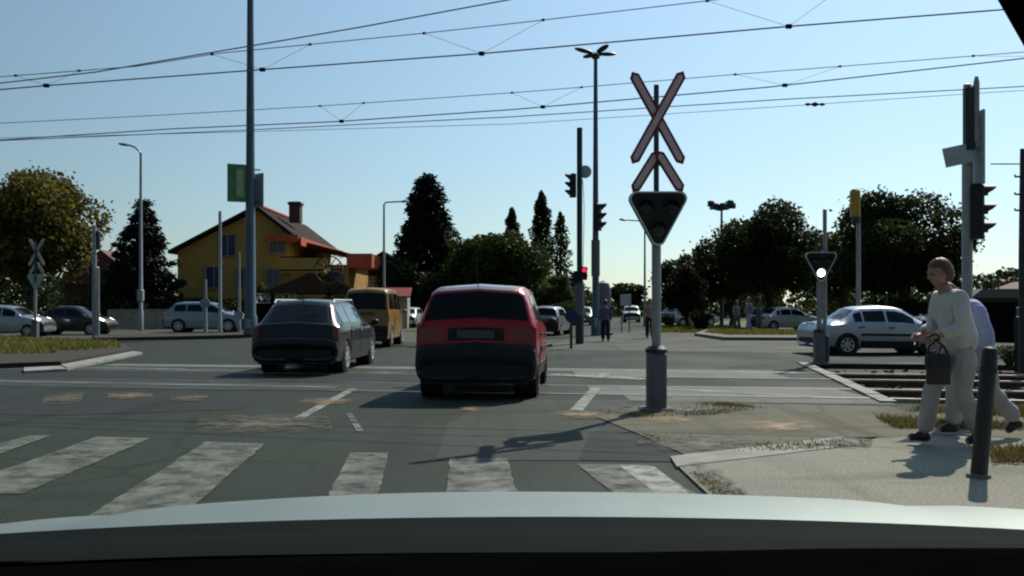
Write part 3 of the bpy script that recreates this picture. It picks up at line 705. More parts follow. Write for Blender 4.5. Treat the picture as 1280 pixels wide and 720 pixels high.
def grass(name, label, poly, n, h, z, m, seed=1, width=.012, patchy=0.):
    rng = np.random.default_rng(seed); xs = [p[0] for p in poly]; ys = [p[1] for p in poly]; pts = []
    while len(pts) < n:
        x, y = rng.uniform(min(xs), max(xs)), rng.uniform(min(ys), max(ys))
        if not inside(x, y, poly): continue
        if patchy and math.sin(x*2.3+1.7*math.sin(y*1.9))+math.sin(y*3.1+x)+rng.normal()*.6 < patchy: continue
        pts.append((x, y))
    pts = np.array(pts); n = len(pts); hh = h*rng.uniform(.4, 1.3, n); a = rng.uniform(0, 2*math.pi, n); w_ = width*rng.uniform(.6, 1.4, n)
    ln = rng.normal(size=(n, 2))*hh[:, None]*.55
    b0 = np.stack([pts[:, 0]-np.cos(a)*w_, pts[:, 1]-np.sin(a)*w_, np.full(n, z)], 1); b1 = np.stack([pts[:, 0]+np.cos(a)*w_, pts[:, 1]+np.sin(a)*w_, np.full(n, z)], 1)
    t = np.stack([pts[:, 0]+ln[:, 0], pts[:, 1]+ln[:, 1], z+hh], 1); co = np.stack([b0, b1, t], 1).reshape(-1, 3)
    me = bpy.data.meshes.new(name); me.vertices.add(3*n); me.vertices.foreach_set('co', co.ravel()); me.loops.add(3*n); me.loops.foreach_set('vertex_index', np.arange(3*n, dtype=np.int32))
    me.polygons.add(n); me.polygons.foreach_set('loop_start', np.arange(0, 3*n, 3, dtype=np.int32)); me.polygons.foreach_set('loop_total', np.full(n, 3, dtype=np.int32)); me.update(calc_edges=True)
    at = me.attributes.new('tint', 'FLOAT', 'FACE'); at.data.foreach_set('value', rng.uniform(0, 1, n).astype(np.float32))
    me.materials.append(M[m]); o = bpy.data.objects.new(name, me); COL.objects.link(o); return tag(o, label, 'grass', kind='stuff')
# ------------------------------------------------------------------ ground, roads, markings
def gp(*pts): return [G(*p) for p in pts]
mb = MB()
N_ = 24
gx = [-1200, -400, -150, -60, 60, 150, 400, 1200]; gy = [-200, -20, 60, 150, 400, 1400]
vs = [(x, y, -.2) for y in gy for x in gx]; nx = len(gx)
mb.add(vs, [(j*nx+i, j*nx+i+1, (j+1)*nx+i+1, (j+1)*nx+i) for j in range(len(gy)-1) for i in range(nx-1)])
structure('ground', mb, M['ground'])
TA = lambda x: 13.72-.15*x
TB = lambda x: 17.15-.15*x
edge_n, edge_f = (5.04, 11.64), (6.71, 20.2)
road_poly = [(-90, -12), (60, -12), (60, 3.4), edge_n, edge_f, (60, 12.2), (60, 31), (14, 38), (10.5, 58), (1.5, 58), (-3, 52), (-90, 56)]
structure('road', MB().prism(road_poly, -.3, 0), M['asphalt'])
structure('road', MB().prism([(1.0, 58.003), (10.8, 58.003), (95, 620), (72, 620)], -.3, -.003), M['asphalt'])
S = lambda name, poly, z, m: structure(name, MB().sheet(poly, z), M[m])
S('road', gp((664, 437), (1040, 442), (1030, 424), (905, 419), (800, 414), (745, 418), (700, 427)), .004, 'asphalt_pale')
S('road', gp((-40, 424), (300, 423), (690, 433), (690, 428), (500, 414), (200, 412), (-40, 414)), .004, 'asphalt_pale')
S('asphalt_patch', gp((455, 575), (452, 540), (548, 503), (690, 500), (770, 505), (735, 572)), .004, 'asphalt_pale') if False else None
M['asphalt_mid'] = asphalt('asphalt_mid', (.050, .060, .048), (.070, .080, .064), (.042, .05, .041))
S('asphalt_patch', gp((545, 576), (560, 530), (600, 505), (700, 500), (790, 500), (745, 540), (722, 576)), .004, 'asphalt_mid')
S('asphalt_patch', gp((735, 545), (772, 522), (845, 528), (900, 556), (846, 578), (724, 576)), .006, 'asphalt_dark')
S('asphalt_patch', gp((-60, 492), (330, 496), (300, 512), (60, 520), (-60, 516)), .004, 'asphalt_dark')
# track crossing: concrete slabs, rails, grooves
def strip(f, off0, off1, x0, x1, n=24):
    a = [(x0+(x1-x0)*i/n, f(x0+(x1-x0)*i/n)+off0) for i in range(n+1)]; b = [(x0+(x1-x0)*i/n, f(x0+(x1-x0)*i/n)+off1) for i in range(n, -1, -1)]; return a+b
for f, tag_ in ((TA, 'A'), (TB, 'B')):
    S('level_crossing', strip(f, -.62, .62, 1.2, 5.02), .006, 'concrete')
    S('level_crossing', strip(f, -1.55, -.82, 1.6, 5.02) if tag_ == 'A' else strip(f, .80, 1.45, -9, 5.6), .006, 'concrete')
    S('level_crossing', strip(f, -.60, .60, -30, 1.19), .006, 'asphalt_mid')
S('level_crossing', strip(TA, .86, 2.0, -22, -1.2), .005, 'asphalt_dark')
# edge of the crossing, painted white
ev = Vector((edge_f[0]-edge_n[0], edge_f[1]-edge_n[1])); en = Vector((ev.y, -ev.x)).normalized()
mb = MB()
for i in range(9):
    a = Vector(edge_n)+ev*(i/9.); b = Vector(edge_n)+ev*((i+.97)/9.)
    mb.prism([tuple(a-en*.16), tuple(a+en*.05), tuple(b+en*.05), tuple(b-en*.16)], -.18, .03+.006*(i % 2))
structure('kerb', mb, M['kerb'])
bed = [(5.11, 11.66), (6.77, 20.16), (60, 12.2), (60, 3.45)]
structure('track_bed', MB().prism(bed, -.3, -.12), M['ballast'])
rng = np.random.default_rng(3)
mb = MB()
for k in range(900):
    x = 5.4+rng.uniform(0, 1)**1.6*22; y = rng.uniform(12.2, 20.6)-.15*x
    if x < 5.1+(y-11.6)*.2+.1: continue
    s = rng.uniform(.03, .08); mb.box((x, y, -.12+s*.2), (s, s*.8, s*.7), Matrix.Rotation(rng.uniform(0, 3), 3, 'Z') @ Matrix.Rotation(rng.uniform(0, 1), 3, 'X'))
tag(build('ballast_stones', mb, M['ballast'], smooth=0), 'loose dark ballast stones between the rails', 'ballast', kind='stuff')
for f, lab in ((TA, 'railway track nearer the camera, running across the road'), (TB, 'railway track farther from the camera, running across the road')):
    root = thing('railway_track', lab, 'railway track', (6, f(6), 0), group='tracks of the level crossing')
    L0 = lambda x, o: (x-6, f(x)+o-f(6))
    for o in (-.73, .73):
        mb = MB()
        for x0, x1, zt, zb in ((-60, 5.6, .010, -.1), (5.6, 55, .010, -.02)):
            p0, p1 = L0(x0, o), L0(x1, o); w_ = .036
            mb.prism([(p0[0], p0[1]-w_), (p1[0], p1[1]-w_), (p1[0], p1[1]+w_), (p0[0], p0[1]+w_)], zb, zt)
        r_ = build('rail', mb, M['rail_steel'], root, smooth=0)
        p0, p1 = L0(5.6, o), L0(55, o); mb = MB()
        mb.prism([(p0[0], p0[1]-.014), (p1[0], p1[1]-.014), (p1[0], p1[1]+.014), (p0[0], p0[1]+.014)], -.13, -.02)
        mb.prism([(p0[0], p0[1]-.07), (p1[0], p1[1]-.07), (p1[0], p1[1]+.07), (p0[0], p0[1]+.07)], -.15, -.128)
        build('rail_web', mb, M['rail_rust'], r_, smooth=0)
        g0, g1 = L0(-60, o+(.075 if o < 0 else -.075)), L0(5.6, o+(.075 if o < 0 else -.075))
        build('flange_groove', MB().prism([(g0[0], g0[1]-.035), (g1[0], g1[1]-.035), (g1[0], g1[1]+.035), (g0[0], g0[1]+.035)], -.05, .0085), M['black'], root, smooth=0)
    for k in range(34):
        x = 7.4+k*.65; p = L0(x, 0); build('sleeper', MB().rbox((p[0], p[1], -.15), (.24, 2.5, .12), .03), M['brick_dark'], root, smooth=0).rotation_euler = (0, 0, 0)
# zebra
for q in ([(36, 546), (64, 545), (2, 568), (-60, 585), (-60, 570)], [(122, 547), (188, 549), (30, 618), (-90, 622)], [(258, 553), (331, 556), (226, 648), (108, 648)],
          [(438, 567), (486, 567), (466, 648), (396, 648)], [(562, 574), (634, 574), (655, 650), (556, 650)], [(722, 581), (812, 583), (918, 650), (806, 650)]):
    pts = gp(*q); rag = []; rr_ = random.Random(len(q)*7+q[0][0])
    for i_ in range(len(pts)):
        a_, b_ = Vector(pts[i_]), Vector(pts[(i_+1) % len(pts)]); m_ = max(2, int((b_-a_).length/.10)); nn_ = Vector((-(b_-a_).y, (b_-a_).x)).normalized()
        rag += [tuple(a_.lerp(b_, t_/m_)+nn_*rr_.uniform(-.009, .009)) for t_ in range(m_)]
    S('zebra_stripe', rag, .010, 'paint')
S('zebra_stripe', gp((775, 585), (818, 585), (872, 628), (835, 630)), .013, 'paint_line')
def line(p, q, w_, m='paint_line', z=.010):
    a, b = Vector(G(*p)), Vector(G(*q)); n = (b-a).normalized(); n = Vector((-n.y, n.x))*w_/2
    S('lane_marking', [tuple(a-n), tuple(a+n), tuple(b+n), tuple(b-n)], z, m)
line((374, 523), (441, 487), .13); line((720, 514), (745, 486), .16); line((746, 473), (758, 467), .16); line((462, 466), (500, 466.5), .28, 'paint')
line((436, 517), (450, 540), .07, 'paint_stop'); line((870, 437), (1000, 441), .12, 'paint_stop')
line((-20, 476.5), (420, 485), .30, 'paint_stop', .012); line((75, 459.5), (335, 464.5), .45, 'paint_stop', .012); line((690, 468.5), (806, 474.5), .42, 'paint_line', .012)
line((800, 485.5), (1015, 496.5), .34, 'paint_stop', .012)
# right corner: pavement, kerb, dirt, litter
structure('pavement', MB().prism(gp((846, 584), (1060, 560), (1100, 549), (1190, 546), (1420, 560), (3600, 700), (2600, 1800), (1010, 1500), (930, 720), (905, 640)), -.3, .020), M['pavement'])
structure('kerb', MB().prism(gp((838, 574), (1052, 549), (1066, 560), (846, 587)), -.3, .026), M['kerb'])
structure('verge', MB().prism(gp((742, 521), (830, 503), (1110, 509), (1135, 517), (1190, 513), (1600, 506), (2600, 540), (1425, 559), (1190, 545), (1100, 548), (1052, 549), (862, 573), (800, 545)), -.3, .016), M['dirt'])
for q, m in (([(798, 519), (866, 520), (870, 532), (800, 532)], 'leaf_litter'), ([(918, 526), (1018, 528), (1020, 544), (925, 543)], 'leaf_litter'), ([(688, 515), (766, 515), (770, 526), (690, 526)], 'leaf_litter'),
             ([(250, 520), (410, 518), (418, 545), (245, 543)], 'litter_dull'), ([(380, 498), (440, 498), (440, 508), (370, 508)], 'leaf_litter'), ([(135, 491), (190, 491), (192, 500), (135, 500)], 'leaf_litter'),
             ([(572, 508), (604, 508), (604, 516), (570, 516)], 'leaf_litter'), ([(60, 492), (105, 490), (100, 508), (50, 508)], 'litter_dull'), ([(215, 494), (260, 494), (262, 503), (212, 503)], 'litter_dull'),
             ([(760, 507), (960, 507), (960, 520), (745, 522)], 'weeds_low'), ([(790, 546), (940, 548), (930, 562), (850, 570), (800, 560)], 'weeds_low'), ([(1040, 548), (1095, 550), (1085, 566), (1035, 562)], 'weeds_low'), ([(855, 580), (890, 582), (960, 640), (925, 640)], 'weeds_low')):
    S('fallen_leaves' if 'li' in m or 'leaf' in m else 'low_weeds', gp(*q), .022 if q[0][0] > 600 and q[0][1] < 545 else (.030 if q[0][0] > 780 else .014), m)
grass('grass', 'scruffy weeds in the kerb joint at the pavement corner', gp((846, 580), (872, 580), (958, 642), (925, 650), (880, 612)), 900, .030, .012, 'grass_dry', 7, .005, .3)
grass('grass', 'sparse weeds on the worn earth round the crossing signal foot', gp((742, 516), (800, 506), (905, 506), (960, 512), (880, 522), (800, 524)), 1500, .030, .022, 'grass_dry', 8, .005, .8)
grass('grass', 'sparse dark weeds along the far edge of the pavement', gp((800, 546), (930, 548), (1095, 549), (1085, 562), (860, 572)), 700, .025, .026, 'grass_dry', 9, .005, 1.2)
# grass
grass('grass', 'dry yellow grass verge behind the walking man', gp((1092, 524), (1150, 514), (1330, 510), (1500, 512), (1500, 534), (1300, 540), (1120, 538)), 9000, .075, .022, 'grass_dry', 2, .006, .1)
grass('grass', 'dry grass tuft strip beside the black bollard', gp((1236, 556), (1330, 553), (1420, 562), (1330, 584), (1240, 584)), 3500, .06, .03, 'grass_dry', 3, .006, -.2)
isl = gp((-260, 418), (0, 424), (150, 432), (166, 441), (76, 458), (-30, 462), (-420, 470))
structure('traffic_island', MB().prism(isl, -.2, .11), M['soil'])
grass('grass', 'yellow green grass on the traffic island at left', gp((-250, 419), (0, 425), (148, 432), (150, 439), (60, 447), (-30, 449), (-380, 452)), 16000, .13, .11, 'grass', 4, .022, -.9)
structure('kerb', MB().prism(gp((76, 459), (166, 441.5), (178, 443), (84, 463)), -.2, .06), M['kerb'])
structure('kerb', MB().prism(gp((30, 462.2), (75, 460), (84, 464), (30, 467)), -.2, .05), M['kerb'])
isl2 = gp((868, 420), (905, 425.5), (1003, 426), (1030, 420), (1020, 415), (890, 412))
structure('traffic_island', MB().prism(isl2, -.2, .13), M['concrete'])
grass('grass', 'short green grass on the island beyond the tracks', gp((880, 419), (912, 422.5), (1000, 422.5), (1015, 417), (895, 413.5)), 5000, .10, .13, 'grass', 5, .03, -1.5)
grass('grass', 'rough grass beside the road going straight ahead', [(7.0, 46), (12.0, 46), (16, 62), (9.6, 62)], 7000, .16, .0, 'grass', 6, .03, -1.2)
structure('verge', MB().prism(gp((118, 422), (420, 417), (420, 420), (118, 427)), -.2, .14), M['soil'])
structure('verge', MB().prism([(-60, 57), (-4, 53), (-2, 90), (-60, 100)], -.3, -.1), M['grass_far'])
structure('verge', MB().prism([(10.6, 46), (14, 38.2), (60, 31.2), (90, 90), (16, 95)], -.3, -.05), M['grass_far'])

# ------------------------------------------------------------------ overhead wires
def wpts(f, pix, ext=True):
    px = list(pix)
    if ext:
        (a, b), (c, d) = px[0], px[1]; px = [(a-700, b-700*(d-b)/(c-a)*.85)]+px
        (a, b), (c, d) = px[-2], px[-1]; px = px+[(c+420, d+420*(d-b)/(c-a)*1.05)]
    out = []
    for a, b in px:
        t = (a-640)/F; y = f(0)/(1-(f(1)-f(0))*t); out.append(Vector((t*y, y, Z(b, y))))
    return out
def lerp_at(pts, px):
    for a, b in zip(pts, pts[1:]):
        pa, pb = 640+a.x/a.y*F, 640+b.x/b.y*F
        if pa <= px <= pb:
            t = (px-pa)/(pb-pa); return a.lerp(b, t)
    return pts[-1]
fA = lambda x: 14.4-.15*x
fB = lambda x: 17.9-.15*x
def catenary(label, f, contact, messenger, drops, extra=None, r=.0095):
    o = contact and wpts(f, contact); root = thing('overhead_line', label, 'overhead wire', o[3], 0, 'overhead wires of the railway'); sh = [p-o[3] for p in o]
    build('contact_wire', MB().tube(sh, r*1.25, 6), M['wire'], root)
    me_ = [p-o[3] for p in wpts(f, messenger)]; build('messenger_wire', MB().tube(me_, r*.8, 6), M['wire'], root)
    full = [p+o[3] for p in me_]
    for a, b in drops:
        p = lerp_at(full, a)-o[3]; q = lerp_at(o, b)-o[3]; d = MB().tube([p, q], .0035, 5)
        build('dropper', d, M['wire'], root)
        build('clamp', MB().box(q, (.09, .05, .06)), M['black'], root); build('clamp', MB().box(p, (.05, .03, .035)), M['black'], root)
    if extra: build('second_contact_wire', MB().tube([p-o[3] for p in wpts(f, extra)], r, 6), M['wire'], root)
    return root
catenary('nearer overhead line, upper pair of wires crossing the sky with V shaped droppers', fA, [(0, 112), (58, 107), (328, 87), (602, 67), (986, 33), (1280, 10)], [(0, 96), (170, 83), (270, 67), (530, 41.5), (640, 29.5), (884, 1), (1060, -20)],
         [(20, 58), (100, 58), (265, 328), (390, 328), (530, 602), (680, 602), (884, 986), (1059, 986)])
catenary('farther overhead line, lower bundle of wires crossing the sky', fB, [(0, 175), (216, 161), (420, 152), (640, 137), (960, 109), (1280, 73)], [(0, 154), (200, 144), (400, 132.5), (640, 116), (727, 109), (920, 93), (1050, 83), (1280, 65)],
         [(400, 427), (456, 427), (640, 680), (727, 680), (919, 982), (1050, 982), (1218, 1300)], [(300, 163), (640, 146), (982, 124), (1280, 108)])
t = wpts(fA, [(0, 104), (120, 90), (250, 68), (310, 58), (450, 34), (640, -1)]); tag(build('wire', MB().tube(t, .011, 6), M['wire']), 'single wire rising steeply to the top of the picture behind the tall mast', 'wire')
t = wpts(lambda x: 26-.15*x, [(300, 165), (640, 155), (1010, 131), (1200, 118), (1280, 113)]); o = tag(build('wire', MB().tube(t, .008, 6), M['wire']), 'faint lowest wire carrying a small insulator', 'wire')
p = lerp_at(t, 1019); build('insulator', MB().lathe([(.02, -.28), (.05, -.2), (.02, -.12), (.07, 0), (.02, .12), (.05, .2), (.02, .28)], 10, 'x', p), M['black'], o)

# ------------------------------------------------------------------ level crossing signals
def round_poly(pts, r, n=5):
    out = []; m = len(pts)
    for i in range(m):
        p = Vector(pts[i]); a = (Vector(pts[i-1])-p).normalized(); b = (Vector(pts[(i+1) % m])-p).normalized()
        ang = a.angle(b); t = r/math.tan(ang/2); c = p+(a+b).normalized()*(r/math.sin(ang/2)); s0 = p+a*t-c; s1 = p+b*t-c
        a0 = math.atan2(s0.y, s0.x); a1 = math.atan2(s1.y, s1.x); da = (a1-a0+math.pi) % (2*math.pi)-math.pi
        out += [(c.x+r*math.cos(a0+da*k/n), c.y+r*math.sin(a0+da*k/n)) for k in range(n+1)]
    return out
def bar(a, b, hw):
    a, b = Vector(a), Vector(b); d = (b-a).normalized(); n = Vector((-d.y, d.x))
    return [tuple(a), tuple(a+d*hw+n*hw), tuple(b-d*hw+n*hw), tuple(b), tuple(b-d*hw-n*hw), tuple(a+d*hw-n*hw)]
def cross_signal(label, loc, rz, cross=True, lit=False, base=True, htri=2.33, top=3.98, back=False, border='sign_border'):
    root = thing('crossing_signal', label, 'crossing signal', (*loc, 0), rz)
    if base:
        b = build('base_box', MB().rbox((0, 0, .36), (.225, .225, .72), .02), M['box_grey'], root)
        build('cap', MB().lathe([(.135, .715), (.135, .76), (.09, .80)], 16), M['dark_steel'], b)
        build('foundation', MB().rbox((0, 0, .02), (.40, .40, .06), .02), M['concrete'], root)
        build('door', MB().rbox((0, -.114, .36), (.15, .012, .46), .004), M['box_grey'], b)
    build('pole', MB().lathe([(.057, 0), (.057, htri-.2), (.05, htri)], 16), M['pale_steel'], root)
    build('upper_pole', MB().lathe([(.034, htri), (.032, top), (0, top+.01)], 14), M['dark_steel'], root)
    tri = [(-.405, .335), (0, -.42), (.405, .335)]
    poly = round_poly(tri, .085); inner = round_poly([(-.375, .318), (0, -.384), (.375, .318)], .075)
    y0 = -.10
    hd = build('signal_head', MB(Matrix.Translation((0, 0, htri))).prism(poly, y0-.05, y0+.06, 'y'), M['black'], root)
    if border:
        mb = MB(Matrix.Translation((0, 0, htri))); n = len(poly); vs = [(p[0], y0-.052, p[1]) for p in poly]+[(p[0], y0-.052, p[1]) for p in inner]+[(p[0], y0-.040, p[1]) for p in poly]+[(p[0], y0-.040, p[1]) for p in inner]
        fs = [(i, (i+1) % n, n+(i+1) % n, n+i) for i in range(n)]+[(2*n+i, 2*n+(i+1) % n, 3*n+(i+1) % n, 3*n+i) for i in range(n)]+[(i, (i+1) % n, 2*n+(i+1) % n, 2*n+i) for i in range(n)]+[(n+i, n+(i+1) % n, 3*n+(i+1) % n, 3*n+i) for i in range(n)]
        build('border', mb.add(vs, fs), M[border], hd, smooth=0)
    for lx, lz, mt in ((-.155, .13, 'lens_off'), (.155, .13, 'lens_off'), (0, -.135, 'white_on' if lit else 'lens_clear_off')):
        ln = build('lens', MB().lathe([(.085, y0-.052), (.07, y0-.065), (.035, y0-.072), (0, y0-.074)], 18, 'y', (lx, 0, htri+lz)), M[mt], hd)
        mb = MB(); vs = []; fs = []; K = 14
        for j in range(K+1):
            a = R(-10)+R(200)*j/K
            for (rr, yy) in ((.105, y0-.05), (.105, y0-.05-.10*math.sin(max(0, a))**.7 if 0 < a < math.pi else y0-.055), (.100, y0-.05-.10*math.sin(max(0, a))**.7 if 0 < a < math.pi else y0-.055), (.100, y0-.05)):
                vs.append((lx+rr*math.cos(a), yy, htri+lz+rr*math.sin(a)))
        for j in range(K): fs += [(j*4+k, j*4+(k+1) % 4, j*4+4+(k+1) % 4, j*4+4+k) for k in range(4)]
        build('visor', mb.add(vs, fs), M['black'], hd)
    if cross:
        zc = 3.56
        def arm(par, a, b, yo, hw=.062, inn=.034):
            p = build('cross_arm', MB().prism(bar(a, b, hw), yo-.014, yo, 'y'), M['sign_red'], par, smooth=0)
            d = (Vector(b)-Vector(a)).normalized()*.045
            build('arm_face', MB().prism(bar(Vector(a)+d, Vector(b)-d, inn), yo-.019, yo-.0135, 'y'), M['sign_white'], p, smooth=0)
            build('arm_back', MB().prism(bar(Vector(a)+d*.1, Vector(b)-d*.1, hw*.97), yo, yo+.004, 'y'), M['sign_back'], p, smooth=0)
            return p
        cz = build('cross_bracket', MB().box((0, -.05, zc), (.10, .05, .16)).box((0, -.05, 3.05), (.10, .05, .12)), M['dark_steel'], root)
        arm(root, (-.31, zc+.56), (.31, zc-.56), -.080); arm(root, (.31, zc+.56), (-.31, zc-.56), -.105)
        arm(root, (-.30, 2.66), (.012, 3.16), -.080); arm(root, (.30, 2.66), (-.012, 3.16), -.105)
    return root
cross_signal('level crossing signal with red and white cross on a grey boxed post, nearest the camera', (G(824, 514)[0]-.035, G(824, 514)[1]), R(0))
s2 = cross_signal('level crossing signal at far left seen from behind, grey back of the cross', G(44, 424.5), R(180))
s3 = cross_signal('level crossing signal with its white lamp lit, in front of the silver saloon', G(1024, 455), R(-3), cross=False, lit=True, htri=2.19, top=2.7)
# back plates, pale from behind
s2_ = [c for c in s2.children if c.name.startswith('signal_head')][0]
build('back_plate', MB(Matrix.Translation((0, 0, 2.33))).prism(round_poly([(-.40, .33), (0, -.41), (.40, .33)], .085), -.039, -.033, 'y'), M['sign_back'], s2_, smooth=0)
x, y = G(1031, 455); o = thing('post', 'slim grey steel post standing behind the lit crossing signal', 'post', (x, y, 0)); build('pole', MB().lathe([(.05, 0), (.045, 3.5), (0, 3.52)], 12), M['grey_steel'], o); build('base_sleeve', MB().lathe([(.10, 0), (.10, .62), (.07, .66)], 12), M['dark_steel'], o)

# ------------------------------------------------------------------ traffic lights and poles
def traffic_head(parent, c, rz, n=3, lit=None, s=1., board=False):
    """lenses face local -y before turning"""
    xf = Matrix.Translation(c) @ Matrix.Rotation(rz, 4, 'Z') @ Matrix.Scale(s, 4); H = .30*n
    hd = build('signal_head', MB(xf).rbox((0, 0, 0), (.30, .20, H), .04), M['black'], parent)
    if board: build('back_board', MB(xf).rbox((0, .09, 0), (.50, .015, H+.2), .005), M['black'], hd)
    for k in range(n):
        z = H/2-.15-.30*k; col = ('red_on' if lit == k else ('lens_off' if k == 0 else 'lens_clear_off'))
        build('lens', MB(xf).lathe([(.105, -.10), (.08, -.115), (0, -.125)], 16, 'y', (0, 0, z)), M[col], hd)
        vs = []; fs = []; K = 12
        for j in range(K+1):
            a = R(-25)+R(230)*j/K; e = .05+.17*max(0, math.sin(a))**.6
            for rr, yy in ((.130, -.095), (.130, -.10-e), (.122, -.10-e), (.122, -.095)): vs.append((rr*math.cos(a), yy, z+rr*math.sin(a)))
        for j in range(K): fs += [(j*4+q, j*4+(q+1) % 4, j*4+4+(q+1) % 4, j*4+4+q) for q in range(4)]
        build('visor', MB(xf).add(vs, fs), M['black'], hd)
    return hd
# near right
d = 11.0; x = X(1209, d)
r = thing('traffic_light', 'pale traffic light post behind the walking man with a white board on it', 'traffic light', (x, d, 0))
build('pole', MB().lathe([(.062, 0), (.062, 3.1), (.05, 3.12), (.045, 4.05), (0, 4.08)], 16), M['pale_steel'], r)
traffic_head(r, (.09, -.03, 2.46), R(80), s=.76)
b = build('side_board', MB(Matrix.Translation((-.13, -.09, 3.16)) @ Matrix.Rotation(R(-12), 4, 'Y')).rbox((0, 0, 0), (.42, .02, .24), .01), M['sign_back'], r)
build('bracket', MB().tube([(0, -.05, 3.2), (-.02, -.085, 3.2)], .02, 6).tube([(0, -.05, 3.08), (.0, -.085, 3.08)], .02, 6), M['dark_steel'], b)
build('edge_sign', MB().rbox((.115, .02, 3.25), (.03, .42, .92), .01), M['sign_back'], r)
h = build('bell_housing', MB().rbox((-.005, -.06, 3.62), (.13, .13, .80), .03), M['dark_steel'], r); build('light_tube', MB().lathe([(.03, 3.30), (.035, 3.35), (.035, 4.05), (.02, 4.12), (0, 4.14)], 10, 'z', (.055, -.115, 0)), M['pale_steel'], h)
build('clamp_band', MB().lathe([(.085, 3.22), (.085, 3.27)], 14), M['dark_steel'], r)
# centre pair
d = 31.2; x = X(724.5, d)
r = thing('traffic_light', 'dark traffic light pole left of the tall lamp mast, small red lamp lit', 'traffic light', (x, d, 0))
build('pole', MB().lathe([(.15, 0), (.15, 2.2), (.10, 2.3), (.10, Z(160, d)), (0, Z(159, d))], 14), M['dark_steel'], r)
traffic_head(r, (X(716, d)-x, -.04, Z(232, d)), R(-75), s=.93)
traffic_head(r, (X(729, d)-x, -.19, Z(342, d)), R(12), n=2, lit=0, s=.78); traffic_head(r, (X(719, d)-x, -.02, Z(347, d)), R(-60), n=2, s=.78)
build('round_sign', MB().lathe([(.23, -.01), (.23, .01)], 20, 'y', (X(731, d)-x+.02, .13, Z(214, d))), M['sign_back'], r)
build('poster_sleeve', MB().lathe([(.168, 1.0), (.168, 2.15), (.15, 2.16)], 14), M['box_grey'], r)
build('cable', MB().tube([(.11, -.02, Z(225, d)), (.16, -.03, Z(260, d)), (.13, -.03, Z(320, d)), (.10, -.03, Z(350, d))], .012, 6), M['black'], r)
def lamp_mast(label, x, y, top, r0, r1, headz=None):
    root = thing('lamp_mast', label, 'lamp mast', (x, y, 0))
    build('pole', MB().lathe([(r0*1.25, 0), (r0*1.25, .9), (r0, 1.0), ((r0+r1)/2, top*.5), (r1, top-.1), (0, top)], 18), M['mast'], root)
    build('crown_ring', MB().lathe([(r1*2.2, top-.25), (r1*2.2, top-.10), (r1, top)], 14), M['dark_steel'], root)
    for k in range(4):
        a = R(25+90*k); dx, dy = math.cos(a), math.sin(a)
        h = build('lamp_head', MB(Matrix.Translation((dx*.62, dy*.62, top+.02)) @ Matrix.Rotation(a, 4, 'Z') @ Matrix.Rotation(R(-6), 4, 'Y')).ball((0, 0, 0), (.50, .17, .09), 14, 8), M['dark_steel'], root)
        build('arm', MB().tube([(dx*.06, dy*.06, top-.15), (dx*.35, dy*.35, top-.05)], .04, 6), M['dark_steel'], h)
    build('access_door', MB().rbox((0, -r0*1.25-.004, .62), (r0*.9, .012, .4), .004), M['grey_steel'], root)
    return root
d = 40.5; x = X(744.5, d)
r = lamp_mast('tall four headed lamp mast in the middle of the junction', x, d, Z(66, d), .17, .085)
traffic_head(r, (.06, -.27, Z(272, d)), R(60), s=1.38)
build('sign_sleeve', MB().lathe([(.20, Z(345, d)), (.20, Z(300, d))], 12), M['box_grey'], r)
d = 38.0; x = X(313, d)
r = lamp_mast('very tall steel mast at left with green and grey advertising flags', x, d, 18.5, .235, .11)
f = build('green_flag_board', MB(Matrix.Translation((X(299, d)-x-.0, -.30, Z(230, d))) @ Matrix.Rotation(R(24), 4, 'Z')).rbox((0, 0, 0), (.80, .07, 1.62), .02), M['sign_green'], r)
f2 = build('grey_flag_board', MB(Matrix.Translation((X(321, d)-x, .22, Z(237, d))) @ Matrix.Rotation(R(-38), 4, 'Z')).rbox((0, 0, 0), (.72, .07, 1.45), .02), M['sign_grey'], r)
build('pale_panel', MB(Matrix.Translation((X(299, d)-x-.0, -.30, Z(230, d))) @ Matrix.Rotation(R(24), 4, 'Z')).rbox((.12, -.038, 0), (.30, .006, 1.2), .002), M['leaf_pale'] if False else mat('flag_pale', (.34, .42, .24), .6), f)
for zz in (Z(212, d), Z(252, d)): build('flag_bracket', MB().tube([(-.45, -.18, zz), (.4, .12, zz)], .03, 6), M['dark_steel'], r)
def street_lamp(label, px, d, ptop, arm, r0=.09, rise=.25, hl=.6, m='grey_steel', sleeve=False):
    x = X(px, d); z = Z(ptop, d); s = 1 if arm > 0 else -1
    root = thing('street_lamp', label, 'street lamp', (x, d, 0)); build('pole', MB().lathe([(r0*1.3, 0), (r0*1.3, 1.1), (r0, 1.15), (r0*.6, z-rise-.1)], 12), M[m], root)
    build('arm', MB().tube([(0, 0, z-rise-.2), (s*.08, 0, z-rise), (arm*.5, 0, z-rise*.35), (arm, 0, z)], r0*.5, 8), M[m], root)
    build('lamp_head', MB(Matrix.Translation((arm+s*hl*.4, 0, z+.02)) @ Matrix.Rotation(R(-8*s), 4, 'Y')).ball((0, 0, 0), (hl*.55, .14, .085), 14, 8), M[m], root)
    if sleeve: build('notice_box', MB().rbox((0, -.02, Z(369, d)), (.32, .30, .62), .04), M['pale_steel'], root)
    return root
street_lamp('grey street lamp at far left in front of the blue spruce', 176, 50, 181, -.72, .11, .35, sleeve=True)
street_lamp('street lamp with a flat arm beside the tall dark conifer', 480, 58, 252, 1.15, .10, .06, .5)
street_lamp('distant street lamp between the boxed crossing signal and the end of the road', 806, 62, 275, -1.35, .09, .1, .5)
